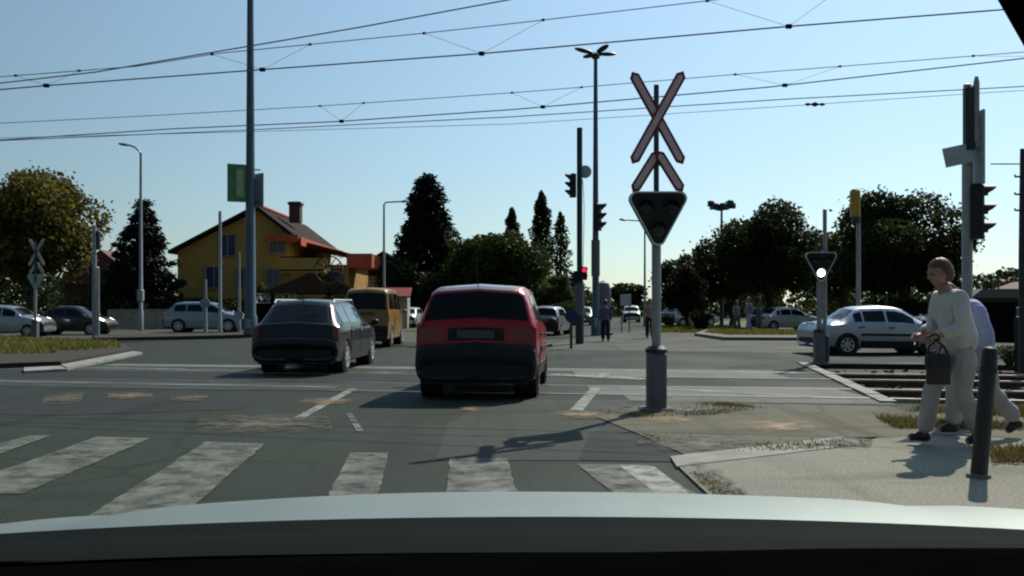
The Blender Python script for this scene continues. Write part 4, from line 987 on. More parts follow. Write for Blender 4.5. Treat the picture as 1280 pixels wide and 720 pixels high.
# high mast ring light in the trees
d = 66; x = X(902, d); r = thing('floodlight_mast', 'floodlight mast with a round cluster of lamps above the dark trees', 'floodlight mast', (x, d, 0))
build('pole', MB().lathe([(.16, 0), (.08, Z(262, d))], 10), M['dark_steel'], r); build('lamp_ring', MB().lathe([(.55, Z(262, d)), (.62, Z(259, d)), (.55, Z(256, d)), (.48, Z(259, d)), (.55, Z(262, d))], 18), M['dark_steel'], r)
for k in range(8):
    a = k*math.pi/4; build('floodlight', MB().rbox((math.cos(a)*.8, math.sin(a)*.5, Z(257, d)+.15*math.sin(k*2)), (.46, .4, .42), .06), M['dark_steel'], r)
# posts at left
def post(label, px, d, ptop, r=.08, m='grey_steel', disc=None, cat='post'):
    x = X(px, d); z = Z(ptop, d); root = thing('post', label, cat, (x, d, 0)); build('pole', MB().lathe([(r*1.2, 0), (r*1.2, .5), (r, .55), (r*.8, z), (0, z+.02)], 12), M[m], root)
    if disc: build('sign_disc', MB().lathe([(disc[1], -.012), (disc[1], .012)], 20, 'y', (0, -r-.03, Z(disc[0], d))), M[disc[2]], root)
    return root
post('grey post with a small blue disc left of the tall mast', 257, 41, 350, .075, disc=(379, .24, 'sign_grey'))
post('taller grey post between the disc post and the tall mast', 275, 43, 264, .09)
post('short grey post just left of the tall mast', 299, 42, 316, .07, disc=(394, .22, 'sign_grey'))
d = 37; x = X(118, d); r = thing('traffic_light', 'traffic light at far left seen from behind beside a pale post', 'traffic light', (x, d, 0))
build('pole', MB().lathe([(.09, 0), (.09, Z(352, d)), (.07, Z(282, d)), (0, Z(281, d))], 12), M['grey_steel'], r); traffic_head(r, (-.12, .1, Z(345, d)), R(165), s=1.)
traffic_head(r, (.05, .12, Z(300, d)), R(165), n=3, s=.9); build('second_pole', MB().lathe([(.07, 0), (.06, Z(335, d)), (0, Z(334, d))], 10, 'z', (.17, -.05, 0)), M['grey_steel'], r)
# blue sign on a short post
d = 27.6; x = X(714, d); r = thing('road_sign', 'round navy road sign on a short dark post right of the red hatchback', 'road sign', (x, d, 0))
build('pole', MB().lathe([(.045, 0), (.04, Z(392, d)), (0, Z(391, d))], 10), M['dark_steel'], r); build('sign_disc', MB().lathe([(.21, -.012), (.21, .008), (.19, .012)], 24, 'y', (0, -.06, Z(395, d))), M['sign_blue'], r)
d = 46; x = X(782, d); r = thing('road_sign', 'small square white road sign on two legs beside the far grass', 'road sign', (x, d, 0))
build('board', MB().rbox((0, 0, Z(375, d)), (.56, .03, .58), .01), M['sign_back'], r)
build('board_frame', MB().rbox((0, .02, Z(375, d)), (.62, .03, .64), .01), M['dark_steel'], r)
for s in (-.2, .2): build('leg', MB().lathe([(.03, 0), (.03, Z(376, d))], 8, 'z', (s, .05, 0)), M['dark_steel'], r)
# grey rounded column by the mast
d = 41.5; x = X(754, d); r = thing('advertising_column', 'grey advertising column with a domed top behind the walker in black', 'column', (x, d, 0))
build('column', MB().lathe([(.34, .14), (.36, Z(375, d)), (.37, Z(362, d)), (.27, Z(354, d)), (0, Z(350, d))], 20), M['box_grey'], r); build('plinth', MB().lathe([(.44, 0), (.44, .14), (.36, .16)], 20), M['dark_steel'], r)
# yellow signal housing on a post
d = 27; x = X(1073, d); r = thing('warning_signal', 'yellow signal housing on a post behind the silver saloon', 'signal', (x, d, 0))
build('pole', MB().lathe([(.075, 0), (.06, Z(262, d)), (0, Z(261, d))], 12), M['grey_steel'], r); build('housing', MB().rbox((-.11, -.02, Z(254, d)), (.27, .26, .84), .05), M['yellow'], r)
build('lower_housing', MB().rbox((-.09, -.02, Z(273, d)), (.24, .22, .30), .04), M['dark_steel'], r)
d = 29; x = X(1108, d); post('thin dark post with a ball top behind the silver saloon roof', 1108, 30, 366, .04, 'dark_steel')
# pole at the right edge with loop and pegs
d = 17; x = X(1279, d); r = thing('signal_mast', 'dark mast at the right edge with a wire loop and step pegs', 'mast', (x, d, 0))
build('pole', MB().lathe([(.08, 0), (.08, 2.3), (.055, Z(186, d)), (0, Z(185, d))], 12), M['dark_steel'], r)
build('loop', MB().tube([(-.62+.31*(1+math.cos(a))*.98, .0+.13*math.sin(a), Z(205, d)+.02*math.sin(a)) for a in np.linspace(0, 2*math.pi, 25)], .012, 6), M['dark_steel'], r)
for py in (221, 243, 263): build('step_peg', MB().tube([(0, 0, Z(py, d)), (-.17, -.02, Z(py, d)), (-.17, -.02, Z(py, d)+.04)], .02, 6), M['dark_steel'], r)
# bollard
a = Vector((*G(1223, 600), 0)); d = a.y; top = P(1238, 433, d+.02)
r = thing('bollard', 'black leaning bollard in the foreground right of the walking man', 'bollard', a)
t = top-a; build('post', MB().tube([(0, 0, -.1), t*.03, t*.5, t*.96, t*.985, t], [.058, .058, .057, .056, .050, .030], 20), M['bollard'], r); build('collar', MB().tube([t*.80, t*.84], .060, 20), M['black'], r)
build('foot_ring', MB().lathe([(.085, 0.02), (.08, .045), (.06, .05)], 16), M['concrete'], r)
# ------------------------------------------------------------------ buildings
def house():
    d = 65.0; xl, xr, xp = X(222, d), X(362, d), X(322, d); zl, zr, zp = Z(312, d), Z(292, d), Z(259, d); D = 15.
    root = thing('house', 'yellow gabled house with dark roof and orange red fascia', 'house', ((xl+xr)/2, d, -.1)); ox, oy = (xl+xr)/2, d
    q = lambda x: x-ox
    wl = build('wall', MB().prism([(q(xl), 0), (q(xr), 0), (q(xr), zr), (q(xp), zp-.15), (q(xl), zl)], 0, D, 'y'), M['house_wall'], root, smooth=0)
    def slab(x0, z0, x1, z1, y0, y1, t=.22):
        return MB().add([(q(x0), y0, z0), (q(x1), y0, z1), (q(x1), y1, z1), (q(x0), y1, z0), (q(x0), y0, z0+t), (q(x1), y0, z1+t), (q(x1), y1, z1+t), (q(x0), y1, z0+t)], [(0, 1, 2, 3), (4, 5, 6, 7), (0, 1, 5, 4), (1, 2, 6, 5), (2, 3, 7, 6), (3, 0, 4, 7)])
    rf = build('roof', slab(xl-.5, zl-.22, xp, zp, -.6, D+.4), M['roof_tile'], root, smooth=0)
    r2 = build('roof', slab(xp, zp, xr+.9, zr-.55, -.6, D+.4), M['roof_tile'], root, smooth=0)
    build('ridge', MB().rbox((q(xp), D*.3, zp+.26), (.4, D*.62, .16), .04), M['roof_red'], r2)
    build('fascia', MB().box((q(xr+.95), D/2-.1, zr-.50), (.10, D+1.0, .62)), M['roof_red'], r2, smooth=0)
    build('front_fascia', MB().box((q(xr-.35), -.72, zr-.30), (2.3, .12, .55)), M['roof_red'], r2, smooth=0)
    ch = build('chimney', MB().box((q(X(353, d)), 4, Z(258, d)+.1), (.85, .85, 1.6)), M['brick_dark'], rf, smooth=0); build('chimney_cap', MB().box((q(X(353, d)), 4, Z(249, d)+.22), (1.05, 1.05, .16)), M['dark_steel'], ch, smooth=0)
    for px, py, w_, h_ in ((285, 305, 1.1, 1.5), (347, 303, 1.1, 1.3), (268, 345, 1.1, 1.5), (305, 347, 1.0, 1.5), (342, 348, 1.0, 1.5)):
        f = build('window', MB().box((q(X(px, d)), -.03, Z(py, d)), (w_, .09, h_)), M['window_blue'], root, smooth=0)
        mb = MB()
        for s in (-1, 1): mb.box((q(X(px, d))+s*(w_/2+.05), -.06, Z(py, d)), (.10, .16, h_+.2)); mb.box((q(X(px, d)), -.06, Z(py, d)+s*(h_/2+.05)), (w_, .155, .10))
        mb.box((q(X(px, d)), -.08, Z(py, d)), (.07, .06, h_)); build('frame', mb, M['frame'], f, smooth=0)
    # balcony on the gable and the wing on the right
    x0, x1 = X(352, d), X(405, d)
    b = build('balcony', MB().box((q((x0+x1)/2+.3), -.6, Z(338, d)), (x1-x0, 1.6, .22)).box((q((x0+x1)/2+.3), -1.36, Z(330, d)), (x1-x0, .08, .95)), M['house_wall'], root, smooth=0)
    build('railing', MB().box((q((x0+x1)/2+.3), -1.36, Z(321, d)), (x1-x0+.1, .12, .08)), M['timber'], b, smooth=0)
    xw = X(438, d)
    build('wing_wall', MB().prism([(q(xr), 2.0), (q(xw-.5), 2.0), (q(xw-.5), 11), (q(xr), 11)], 0, Z(330, d+3)), M['house_wall'], root, smooth=0)
    wr = build('wing_roof', MB().add([(q(xr)-.1, 1.2, Z(303, d+3)), (q(xw), 1.2, Z(324, d+3)), (q(xw), 12, Z(324, d+3)), (q(xr)-.1, 12, Z(303, d+3)), (q(xr)-.1, 1.2, Z(299, d+3)), (q(xw), 1.2, Z(318, d+3)), (q(xw), 12, Z(318, d+3)), (q(xr)-.1, 12, Z(299, d+3))], [(0, 1, 2, 3), (4, 5, 6, 7), (0, 1, 5, 4), (1, 2, 6, 5), (2, 3, 7, 6), (3, 0, 4, 7)]), M['roof_tile'], root, smooth=0)
    build('wing_fascia', MB().box((q(X(446, d)), 3.2, Z(323, d)), (1.9, 4.4, 1.05)), M['roof_red'], wr, smooth=0)
    for px in (392, 420):
        f = build('window', MB().box((q(X(px, d+2)), 1.96, Z(345, d+2)), (1.2, .09, 1.4)), M['window_blue'], root, smooth=0)
        build('frame', MB().box((q(X(px, d+2)), 1.93, Z(357, d+2)), (1.4, .16, .10)).box((q(X(px, d+2)), 1.93, Z(333, d+2)), (1.4, .16, .10)), M['frame'], f, smooth=0)
    f = build('door', MB().box((q(X(318, d)), -.04, 1.05), (1.0, .1, 2.1)), M['timber'], root, smooth=0); build('handle', MB().ball((q(X(318, d))+.4, -.11, 1.05), .05, 8, 6), M['rail_steel'], f)
house()
# pergola / dark canopy in front of the house
d = 56; x = X(395, d); r = thing('pergola', 'dark timber pergola with a hipped roof in front of the yellow house', 'pergola', (x, d, -.1))
hw = 2.6
for sx in (-1, 1):
    for sy in (-1, 1): build('leg', MB().box((sx*hw*.9, sy*1.6, 1.15), (.16, .16, 2.3)), M['timber'], r, smooth=0)
build('roof', MB().add([(-hw*1.15, -2.1, 2.3), (hw*1.15, -2.1, 2.3), (hw*1.15, 2.1, 2.3), (-hw*1.15, 2.1, 2.3), (-.7, 0, 3.5), (.7, 0, 3.5)], [(0, 1, 5, 4), (1, 2, 5), (2, 3, 4, 5), (3, 0, 4), (0, 1, 2, 3)]), M['timber'], r, smooth=0)
build('back_screen', MB().box((0, 1.6, .7), (hw*1.7, .08, 1.4)), M['timber'], r, smooth=0)
x = X(411, 53); r = thing('sign_wheel', 'dark brown wheel shaped sign ring on a post before the yellow house', 'sign', (x, 53, -.1))
build('ring', MB().lathe([(.78, -.05), (.86, -.06), (.86, .06), (.78, .05), (.78, -.05)], 28, 'y', (0, 0, Z(337, 53)+.1)), M['brick_dark'], r); build('post', MB().box((0, .08, 1.3), (.12, .1, 2.6)), M['timber'], r, smooth=0)
mb = MB()
for k in range(6): mb.box((0, 0, Z(337, 53)+.1), (.05, .05, 1.6), Matrix.Rotation(k*math.pi/6, 3, 'Y'))
build('spokes', mb, M['timber'], r, smooth=0); build('hub', MB().lathe([(.14, -.08), (0, -.1)], 12, 'y', (0, 0, Z(337, 53)+.1)), M['rail_steel'], r)
# low garden wall, white fence, left buildings
def wall(label, px0, px1, d0, d1, h, m, th=.25, cap=None, name='garden_wall', cat='wall', z=-.1):
    x0, x1 = X(px0, d0), X(px1, d1); r = thing(name, label, cat, (x0, d0, z)); L = math.hypot(x1-x0, d1-d0); r.rotation_euler = (0, 0, math.atan2(d1-d0, x1-x0))
    build('panel', MB().box((L/2, 0, h/2), (L, th, h)), M[m], r, smooth=0)
    if cap: build('coping', MB().box((L/2, 0, h+.04), (L+.1, th+.1, .08)), M[cap], r, smooth=0)
    n = max(2, int(L/2.5))
    for k in range(n+1): build('pier', MB().box((L*k/n, -.02, h/2+.03), (.28, th+.08, h+.06)), M[m], r, smooth=0)
    return r
wall('low pale plaster wall behind the far left cars', 138, 222, 55, 56, 1.25, 'plaster', cap='kerb')
wall('low pale wall in front of the yellow house garden', 222, 330, 56.5, 57, 1.0, 'plaster', cap='kerb')
d = 55; x0, x1 = X(318, d), X(368, d); r = thing('picket_fence', 'sunlit white lattice fence top below the yellow house', 'fence', (x0, d, -.1))
mb = MB()
for k in range(14): mb.box(((x1-x0)*k/13, 0, 2.0), (.07, .22, .62), Matrix.Rotation(R(24 if k % 2 else -24), 3, 'Y'))
build('lattice', mb, M['sign_border'], r, smooth=0); build('rail', MB().box(((x1-x0)/2, 0, 1.72), (x1-x0, .06, .06)).box(((x1-x0)/2, 0, 2.28), (x1-x0, .34, .06)), M['sign_border'], r, smooth=0)
build('lower_panel', MB().box(((x1-x0)/2, .03, .84), (x1-x0, .05, 1.68)), M['timber'], r, smooth=0)
d = 62; x = X(128, d); r = thing('house', 'reddish brown house half hidden behind the left tree', 'house', (x, d+3, -.2))
build('wall', MB().box((0, 0, 1.6), (5.4, 6, 3.2)), M['brick_dark'], r, smooth=0); rf = build('roof', MB().prism([(-3.1, 3.2), (3.1, 3.2), (0, 5.6)], -3.3, 3.3, 'y'), mat('roof_brown', (.16, .06, .045), .8, var=.3), r, smooth=0)
build('chimney', MB().box((1.2, 0, 5.4), (.5, .5, 1.2)), M['brick_dark'], rf, smooth=0)
for s in (-1.3, 1.3): f = build('window', MB().box((s, -3.02, 1.7), (1.0, .1, 1.2)), M['window_blue'], r, smooth=0); build('frame', MB().box((s, -3.05, 1.05), (1.2, .16, .1)), M['frame'], f, smooth=0)
d = 78; x = X(478, d); r = thing('house', 'pale distant house with a dark roof behind the orange van', 'house', (x, d+4, -.2))
build('wall', MB().box((0, 0, 2.2), (6, 7, 4.4)), M['pale_wall'], r, smooth=0); rf = build('roof', MB().prism([(-3.4, 4.4), (3.4, 4.4), (0, 6.6)], -3.8, 3.8, 'y'), M['roof_tile'], r, smooth=0); build('chimney', MB().box((1, 0, 6.2), (.6, .6, 1.4)), M['brick_dark'], rf, smooth=0)
f = build('window', MB().box((0, -3.52, 2.6), (1.2, .1, 1.3)), M['window_blue'], r, smooth=0); build('frame', MB().box((0, -3.55, 1.9), (1.4, .16, .1)), M['frame'], f, smooth=0)
d = 60; x = X(489, d); r = thing('awning_stall', 'small stall with a red awning behind the orange van', 'stall', (x, d, -.1)); build('cabin', MB().box((0, .8, 1.2), (2.2, 1.6, 2.4)), M['pale_wall'], r, smooth=0)
build('awning', MB().add([(-1.4, -1.0, 2.2), (1.4, -1.0, 2.2), (1.4, .2, 2.8), (-1.4, .2, 2.8), (-1.4, -1.0, 2.1), (1.4, -1.0, 2.1), (1.4, .2, 2.7), (-1.4, .2, 2.7)], [(0, 1, 2, 3), (4, 5, 6, 7), (0, 1, 5, 4), (1, 2, 6, 5), (2, 3, 7, 6), (3, 0, 4, 7)]), mat('awning_red', (.28, .03, .03), .8), r, smooth=0)
# right: timber fence, shed roofs
wall('long dark timber fence at right beyond the tracks', 1218, 1500, 34, 30, 1.55, 'timber', th=.08, name='timber_fence', cat='fence', z=-.05)
d = 46; x = X(1252, d); r = thing('shed', 'low shed with a shallow grey roof above the timber fence', 'shed', (x, d, -.1)); build('wall', MB().box((0, 0, .95), (4.6, 3, 1.9)), M['brick_dark'], r, smooth=0)
build('roof', MB().prism([(-2.6, 1.9), (2.6, 1.9), (2.0, 2.35), (-2.0, 2.35)], -1.9, 1.9, 'y'), M['box_grey'], r, smooth=0); build('door', MB().box((.4, -1.53, .9), (.9, .08, 1.7)), M['timber'], r, smooth=0)
d = 62; x = X(1272, d); r = thing('house', 'low house with a red tiled roof at the right edge', 'house', (x+1, d, -.1)); build('wall', MB().box((0, 0, 1.2), (5, 4, 2.4)), M['plaster'], r, smooth=0); build('roof', MB().prism([(-2.9, 2.3), (2.9, 2.3), (0, 3.3)], -2.3, 2.3, 'y'), mat('roof_clay', (.13, .055, .04), .8, var=.3), r, smooth=0)
post('thin lamp post with a round head above the right hand roofs', 1248, 50, 340, .05, 'dark_steel', disc=(340, .15, 'dark_steel'), cat='lamp post')
# railing near the tracks at the right edge
a = Vector((*G(1238, 460), 0)); d = a.y; r = thing('railing', 'black pipe railing beyond the tracks at the right edge', 'railing', a); xe = 7
for k in range(4): build('upright', MB().lathe([(.045, -.1), (.045, 1.05)], 8, 'z', (.55+k*1.55, -.2*k, 0)), M['black'], r)
build('top_rail', MB().tube([(.55, 0, 1.05), (.55+4.65, -.6, 1.05)], .04, 8), M['black'], r); build('mid_rail', MB().tube([(.55, 0, .5), (.55+4.65, -.6, .5)], .03, 8), M['black'], r)
d = 20.5; r = thing('relay_cabinet', 'grey relay cabinet at the right edge beyond the tracks', 'cabinet', (X(1296, d), d, -.1)); build('box', MB().rbox((0, 0, .75), (.72, .5, 1.3), .03), M['box_grey'], r); build('plinth', MB().box((0, 0, .05), (.8, .58, .12)), M['concrete'], r, smooth=0); build('door', MB().rbox((-.02, -.255, .75), (.6, .015, 1.1), .004), M['box_grey'], r)

# ------------------------------------------------------------------ vehicles
red, _ = make_car('hatchback', 'small red hatchback stopped in our lane with a pale roof', 'car', HATCH, paint('paint_red', (.42, .014, .028)), (-.35, 12.05+1.77), 5.0, (1.07, 1, 1.03), lamps='high', rim='rim_dark', trim=True, bumper=M['black'], roof=paint('roof_silver', (.34, .35, .35), .5), plate=True)
make_car('estate_car', 'dark grey estate car turning left ahead of the red hatchback', 'car', ESTATE, paint('paint_dark', (.010, .012, .014), .3), (-4.02, 16.5+2.2), 1.5, (.97, 1, 1.0), lamps='low', rim='rim', bumper=paint('bumper_dark', (.014, .017, .02), .3), rails=True, sideglass='glass_pale', plate=False)
make_car('van', 'orange yellow van with dark rear window ahead of the estate car', 'van', VAN, paint('paint_orange', (.34, .17, .03), .1), (-4.62, 30.0), .5, (.80, .85, 1.0), lamps='mid', rim='rim', bumper=M['black'])
make_car('saloon_car', 'silver four door saloon car crossing beyond the tracks at right', 'car', SEDAN, paint('paint_silver', (.50, .53, .57), .55), (X(1081, 24.6)+.32, 24.6), 88, (1, .90, .94), trim=True, rim='rim', bumper=paint('bumper_silver', (.48, .51, .55), .5))
make_car('hatchback', 'silver hatchback at far left with its headlight shining', 'car', HATCH, paint('paint_silver_blue', (.38, .43, .50), .5), (X(8, 40), 40), 86, (1, 1.1, .92), lit=True, lamps='mid')
make_car('saloon_car', 'dark saloon car queueing behind the pale post at far left', 'car', SEDAN, paint('paint_black', (.02, .024, .03), .3), (X(92, 42.5), 42.5), 86, (1, .87, .98), lit=True)
make_car('people_carrier', 'grey blue people carrier at left behind the thin posts', 'car', ESTATE, paint('paint_grey_blue', (.25, .31, .40), .45), (X(257, 47), 47.5), 88, (1.03, .98, 1.13), glass='glass')
make_car('hatchback', 'white car far away left of the red hatchback', 'car', HATCH, paint('paint_white', (.62, .64, .64), .05), (X(509, 62), 63), 184, (1, 1.05, .88), lit=True)
make_car('hatchback', 'silver hatchback driving away right of the red hatchback', 'car', HATCH, paint('paint_silver_dark', (.34, .36, .39), .5), (X(689, 41), 42.5), 14, (1.0, 1.08, .88), lamps='mid')
make_car('saloon_car', 'distant oncoming car with headlight on beside the domed column', 'car', SEDAN, paint('paint_grey', (.22, .24, .26), .4), (X(732, 66), 68), 188, (1, 1, 1), lit=True)
make_car('hatchback', 'tiny white car at the end of the straight road', 'car', HATCH, paint('paint_white_far', (.6, .6, .6), .1), (X(793, 80), 82), 186, (1, 1, 1), lit=False)
make_car('saloon_car', 'white car parked in the shade under the dark trees', 'car', SEDAN, paint('paint_white_shade', (.6, .62, .62), .1), (X(986, 50), 50.5), 80, (1, .9, .95))
make_car('estate_car', 'silver car parked deep behind the boxed crossing signal', 'car', ESTATE, paint('paint_silver_far', (.45, .47, .5), .4), (X(862, 64), 64), 60, (1, 1, 1))
make_car('hatchback', 'pale car bonnet glinting behind the walking man', 'car', HATCH, paint('paint_pale', (.55, .57, .6), .4), (X(1190, 38), 38), 268, (1, 1.05, .95))

# our own car: bonnet, cowl, dashboard, windscreen pillar
own = thing('car', 'front of the silver car the picture is taken from, bonnet and black dashboard', 'car', (0, 0, 0))
def bonnet_z(x, y):
    t = y-.86; z = 1.042-.02*t-.30*t*t-(.095 if x < 0 else .052)*x*x
    if abs(x) > .70: z -= 1.6*(abs(x)-.70)**2
    z -= .01*math.exp(-((abs(x)-.52)/.05)**2)*.5
    return z
vs = []; fs = []; nx_, ny_ = 64, 36
for j in range(ny_+1):
    y = .84+1.35*j/ny_
    for i in range(nx_+1):
        x = -.86+1.72*i/nx_; vs.append((x, y-.10*(x/.86)**2*max(0, (y-1.2)), bonnet_z(x, y)))
for j in range(ny_):
    for i in range(nx_): fs.append((j*(nx_+1)+i, j*(nx_+1)+i+1, (j+1)*(nx_+1)+i+1, (j+1)*(nx_+1)+i))
o = build('bonnet', MB().add(vs, fs), M['bonnet'], own, smooth=60); md = o.modifiers.new('t', 'SOLIDIFY'); md.thickness = .012; md.offset = -1
vs = []; fs = []
for j in range(9):
    y = .60+.262*j/8
    for i in range(33):
        x = -.84+1.68*i/32; z = 1.084-.038*(j/8)-(.040+.018*j/8)*x*x+.003*math.sin(j*.8)
        vs.append((x, y, z+.004*x))
for j in range(8):
    for i in range(32): fs.append((j*33+i, j*33+i+1, (j+1)*33+i+1, (j+1)*33+i))
build('cowl', MB().add(vs, fs), M['cowl'], own, smooth=60)
vs = []; fs = []; prof = [(.16, .70), (.18, .98), (.26, 1.06), (.40, 1.085), (.54, 1.094), (.62, 1.080), (.66, 1.03), (.66, .8)]
for (y, z) in prof:
    for i in range(25):
        x = -.80+1.6*i/24; vs.append((x, y, z-.034*(x/.8)**2*(1 if x < 0 else .2)+.008*x))
for j in range(len(prof)-1):
    for i in range(24): fs.append((j*25+i, j*25+i+1, (j+1)*25+i+1, (j+1)*25+i))
build('dashboard', MB().add(vs, fs), M['dash'], own, smooth=60)
a, b = P(1292, -40, .62), P(1560, 470, .92); build('windscreen_pillar', MB().tube([a, a*.5+b*.5, b], .028, 10), M['dash'], own)
a2, b2 = Vector((-.62, .62, a.z)), Vector((-.80, .92, b.z)); build('windscreen_pillar', MB().tube([a2, a2*.5+b2*.5, b2], .028, 10), M['dash'], own)

# ------------------------------------------------------------------ people
# the walking man
J = dict(pelvis=(-.07, 0, .90), waist=(-.04, 0, 1.04), chest=(.03, 0, 1.22), neck=(.085, 0, 1.385), head=(.125, 0, 1.535),
    shoL=(.035, .175, 1.315), elbL=(.03, .235, 1.055), wriL=(.215, .165, .975), shoR=(.04, -.175, 1.315), elbR=(.05, -.235, 1.06), wriR=(.235, -.13, .99),
    hipL=(-.07, .095, .85), kneL=(-.03, .10, .47), ankL=(-.19, .10, .10), toeL=(-.05, .11, .04), hipR=(-.06, -.095, .85), kneR=(.15, -.10, .49), ankR=(.21, -.10, .085), toeR=(.365, -.11, .045), palmL=(0, -.8, -.5), palmR=(0, .8, -.5))
mx_, my_ = G(1192, 561)
man = person('man in a cream shirt and beige trousers walking left past the black bollard', (mx_, my_, .035), R(180), J, dict(skin=M['skin'], shirt=M['shirt'], trousers=M['trousers']), headpitch=R(12), shirt_r=1.08, tr_r=.90, s=1.0)
o = thing('handbag', 'dark handbag carried low by the man in cream', 'bag', (mx_-.215, my_-.16, .70))
build('pouch', MB().rbox((0, 0, .02), (.20, .10, .26), .03), M['leather'], o, bevel=.008); build('flap', MB().rbox((-.002, 0, .10), (.21, .115, .12), .03), M['black'], o); build('strap', MB().tube([(-.09, 0, .14), (-.08, .0, .22), (-.02, 0, .275), (.05, .0, .22), (.09, 0, .14)], .012, 6), M['leather'], o)
J2 = dict(pelvis=(-.10, 0, .87), waist=(-.03, 0, 1.0), chest=(.05, 0, 1.14), neck=(.15, 0, 1.265), head=(.235, 0, 1.345),
    shoL=(.03, .165, 1.235), elbL=(-.02, .22, .97), wriL=(.13, .19, .86), shoR=(.05, -.165, 1.235), elbR=(.03, -.22, .98), wriR=(.19, -.17, .90),
    hipL=(-.10, .09, .82), kneL=(-.14, .09, .45), ankL=(-.40, .09, .15), toeL=(-.29, .09, .04), hipR=(-.08, -.09, .82), kneR=(.12, -.09, .46), ankR=(.12, -.09, .085), toeR=(.26, -.10, .04), palmL=(0, -.8, -.5), palmR=(0, .8, -.5))
x, y = G(1213, 548)
person('stooping person in pale blue clothes half hidden behind the man in cream', (x, y, .03), R(180), J2, dict(skin=M['skin'], shirt=M['blue_cloth'], trousers=M['trousers']), headpitch=R(25), shirt_r=1.15, tr_r=.92)
x, y = G(757, 427); person('person in dark trousers and purple top walking away beside the tall lamp mast', (x, y, 0), R(88), stand(.16, .03), dict(skin=M['skin'], shirt=M['purple_cloth'], trousers=M['navy_cloth']), hands=False, s=.92, sleeve=1.)
x, y = G(812, 423); person('person in black trousers and pink top standing beside the crossing signal post', (x, y, 0), R(-90), stand(.05), dict(skin=M['skin'], shirt=M['pink_cloth'], trousers=M['navy_cloth']), hands=False, s=.97, sleeve=.2)
d = 48; person('person in pale grey clothes standing under the dark trees', (X(921, d), d, .0), R(-60), stand(.12), dict(skin=M['skin'], shirt=M['pale_cloth'], trousers=M['grey_cloth']), hands=False, s=.98)
d = 47; person('person in white top and blue jeans under the dark trees', (X(936, d), d, .0), R(200), stand(.2), dict(skin=M['skin'], shirt=M['pale_cloth'], trousers=M['blue_cloth']), hands=False, s=1.08)
d = 48; person('person in a blue jacket at the edge of the grass island', (X(949, d), d, .0), R(120), stand(.1), dict(skin=M['skin'], shirt=mat('cloth_jacket_blue', (.05, .10, .26), .8), trousers=M['grey_cloth']), hands=False, s=.9)

# ------------------------------------------------------------------ trees and shrubs
broadleaf('big olive green broadleaf tree at the far left edge', X(38, 49), 49, Z(186, 49), 4.6, 'leaf_olive', 11, 26000, .26, base=.7, lumps=44, lump_r=.34, ragged=.10)
broadleaf('broadleaf tree behind the big olive one at far left', X(-30, 58), 58, 9.0, 4.6, 'leaf_dark', 12, 9000, .32, base=1.2, lumps=30)
conifer('dark blue spruce behind the left street lamp', X(178, 60), 60, Z(248, 60), 3.9, 21, 24000, .32, base=.03, power=.85, gap=1.5)
conifer('tall dark conifer right of the yellow house', X(533, 74), 74, Z(216, 74), 3.9, 22, 34000, .40, droop=.3, power=.55, gap=2.4, base=.03, name='conifer_tree')
bush('dark shrubs at the foot of the tall conifer', X(520, 70), 70, 5.5, 4.2, 'leaf_dark', 33, 4000, .34, name='shrub', cat='shrub')
broadleaf('dark green broadleaf tree right of the tall conifer', X(592, 70), 70, Z(268, 70), 3.4, 'leaf_mid', 23, 14000, .30, base=.8, lumps=30)
broadleaf('rounded green tree directly above the red hatchback roof', X(636, 68), 68, Z(280, 68), 3.9, 'leaf_mid', 24, 15000, .30, base=.7, lumps=32)
broadleaf('pale green tree below the poplars', X(690, 64), 64, Z(338, 64), 2.1, 'leaf_pale', 25, 6000, .24, base=.6, lumps=20)
poplar('short poplar with a blunt tip left of the tallest one', X(640, 88), 88, Z(260, 88), .95, 31, 4200, .32)
poplar('tallest slim poplar above the pale green tree', X(677, 86), 86, Z(240, 86), 1.05, 32, 6000, .32)
poplar('thin ragged poplar nearest the traffic light pole', X(701, 84), 84, Z(266, 84), .9, 34, 2600, .30, leaf='leaf_mid')
broadleaf('dark tree behind the traffic light pole', X(716, 92), 92, Z(350, 92), 2.4, 'leaf_dark', 35, 4000, .36, base=.5)
broadleaf('round distant tree right of the tall mast at the end of the road', X(783, 130), 130, Z(349, 130), 3.2, 'leaf_dark', 36, 4500, .5, base=.6)
broadleaf('green tree at the left end of the dark right hand row', X(862, 66), 66, Z(298, 66), 3.1, 'leaf_mid', 41, 11000, .28, base=.4, lumps=26)
broadleaf('reddish dark tree in the right hand row', X(858, 58), 58, Z(328, 58), 2.0, 'leaf_red', 42, 7000, .25, base=.3, lumps=22)
broadleaf('tall dark tree left of the lit crossing signal', X(962, 56), 56, Z(241, 56), 4.5, 'leaf_dark', 43, 30000, .26, base=.9, lumps=44, lump_r=.34, ragged=.08)
broadleaf('thin dark tree behind the floodlight mast', X(914, 64), 64, Z(278, 64), 3.3, 'leaf_dark', 44, 12000, .28, base=.5, lumps=26)
broadleaf('broad dark tree behind the silver saloon', X(1130, 44), 44, Z(232, 44), 4.7, 'leaf_dark', 45, 36000, .22, base=.8, lumps=50, lump_r=.32, ragged=.12)
broadleaf('smaller dark tree between the two big right hand trees', X(1052, 50), 50, Z(258, 50), 3.0, 'leaf_dark', 46, 13000, .24, base=1.0, lumps=26)
broadleaf('small distant tree above the right hand roofs', X(1262, 74), 74, Z(346, 74), 1.6, 'leaf_dark', 47, 2500, .28, base=.6)
bush('square clipped dark hedge under the right hand trees', X(877, 50), 50, 1.55, .95, 'leaf_dark', 51, 4500, .13, name='hedge', cat='hedge')
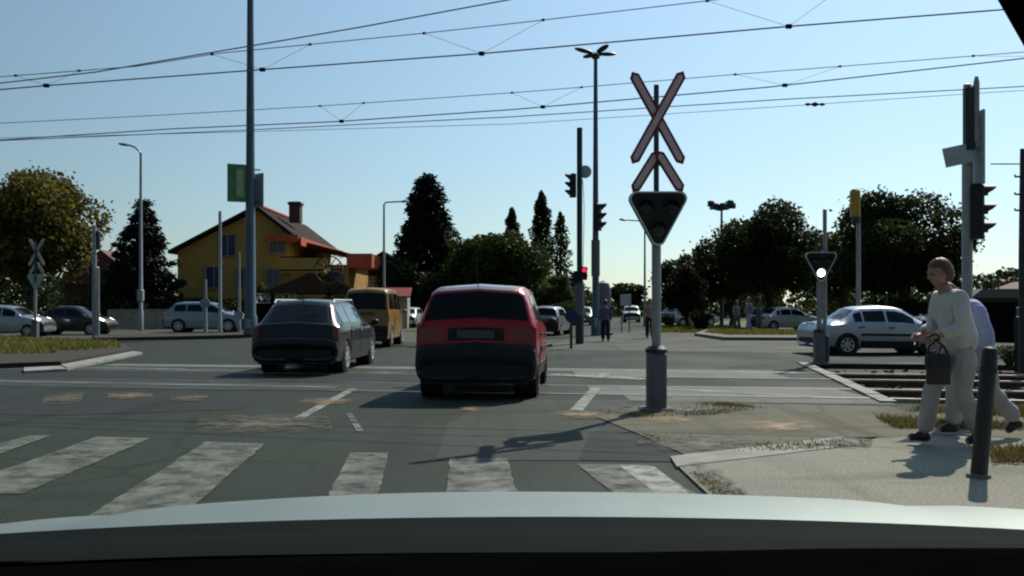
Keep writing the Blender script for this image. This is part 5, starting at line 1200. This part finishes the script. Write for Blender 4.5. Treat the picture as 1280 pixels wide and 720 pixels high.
bush('dark hedge behind the silver saloon under the broad tree', X(1120, 41), 41, 2.0, 4.6, 'leaf_dark', 52, 7000, .16, ry=1., name='hedge', cat='hedge')
bush('lit green bush at the foot of the yellow house', X(332, 62), 62, 3.2, 1.4, 'leaf_pale', 53, 1800, .22)
bush('dark hedge left of the low garden wall', X(130, 58), 58, 2.4, 3.2, 'leaf_dark', 54, 3500, .22, name='hedge', cat='hedge')
bush('dark hedge in front of the yellow house', X(270, 60), 60, 2.2, 4.2, 'leaf_dark', 55, 5000, .22, ry=1.2, name='hedge', cat='hedge')
bush('dark hedge beside the pergola', X(440, 60), 60, 2.6, 3.2, 'leaf_dark', 56, 4000, .24, ry=1.2, name='hedge', cat='hedge')
bush('dark green hedge row behind the red hatchback', X(600, 62), 62, 2.6, 4.6, 'leaf_dark', 57, 5500, .24, ry=1.2, name='hedge', cat='hedge')
bush('hedge beside the road right of the pale green tree', X(700, 58), 58, 2.0, 2.0, 'leaf_mid', 58, 2500, .2, ry=1.2, name='hedge', cat='hedge')
bush('scrubby weeds behind the black bollard beyond the tracks', X(1262, 18.9), 18.9, .55, .5, 'leaf_mid', 59, 900, .06, name='weeds', cat='weeds')
bush('low weeds at the edge of the track bed at right', X(1225, 18.8), 18.9, .35, .4, 'leaf_mid', 60, 500, .05, name='weeds', cat='weeds')
# far wood closing the horizon
rng = np.random.default_rng(9); pts = []
for k in range(150):
    a = rng.uniform(-38, 38); dd = rng.uniform(135, 175); x, y = math.sin(R(a))*dd, math.cos(R(a))*dd; x0 = 640+x/y*F
    if 738 < x0 < 772 or 795 < x0 < 835: h = 3.0
    else: h = rng.uniform(4.5, 8.5)
    n = 260; v = rng.normal(size=(n, 3)); v /= np.linalg.norm(v, axis=1)[:, None]; v *= (rng.uniform(.5, 1, n)**.4)[:, None]
    pts.append(v*np.array([4.5, 3.5, h*.5])+np.array([x, y, h*.5-.3]))
tag(leaves('far_wood', np.concatenate(pts), .9, M['leaf_dark'], None, rng), 'far off wood closing the horizon behind everything', 'wood', kind='stuff')
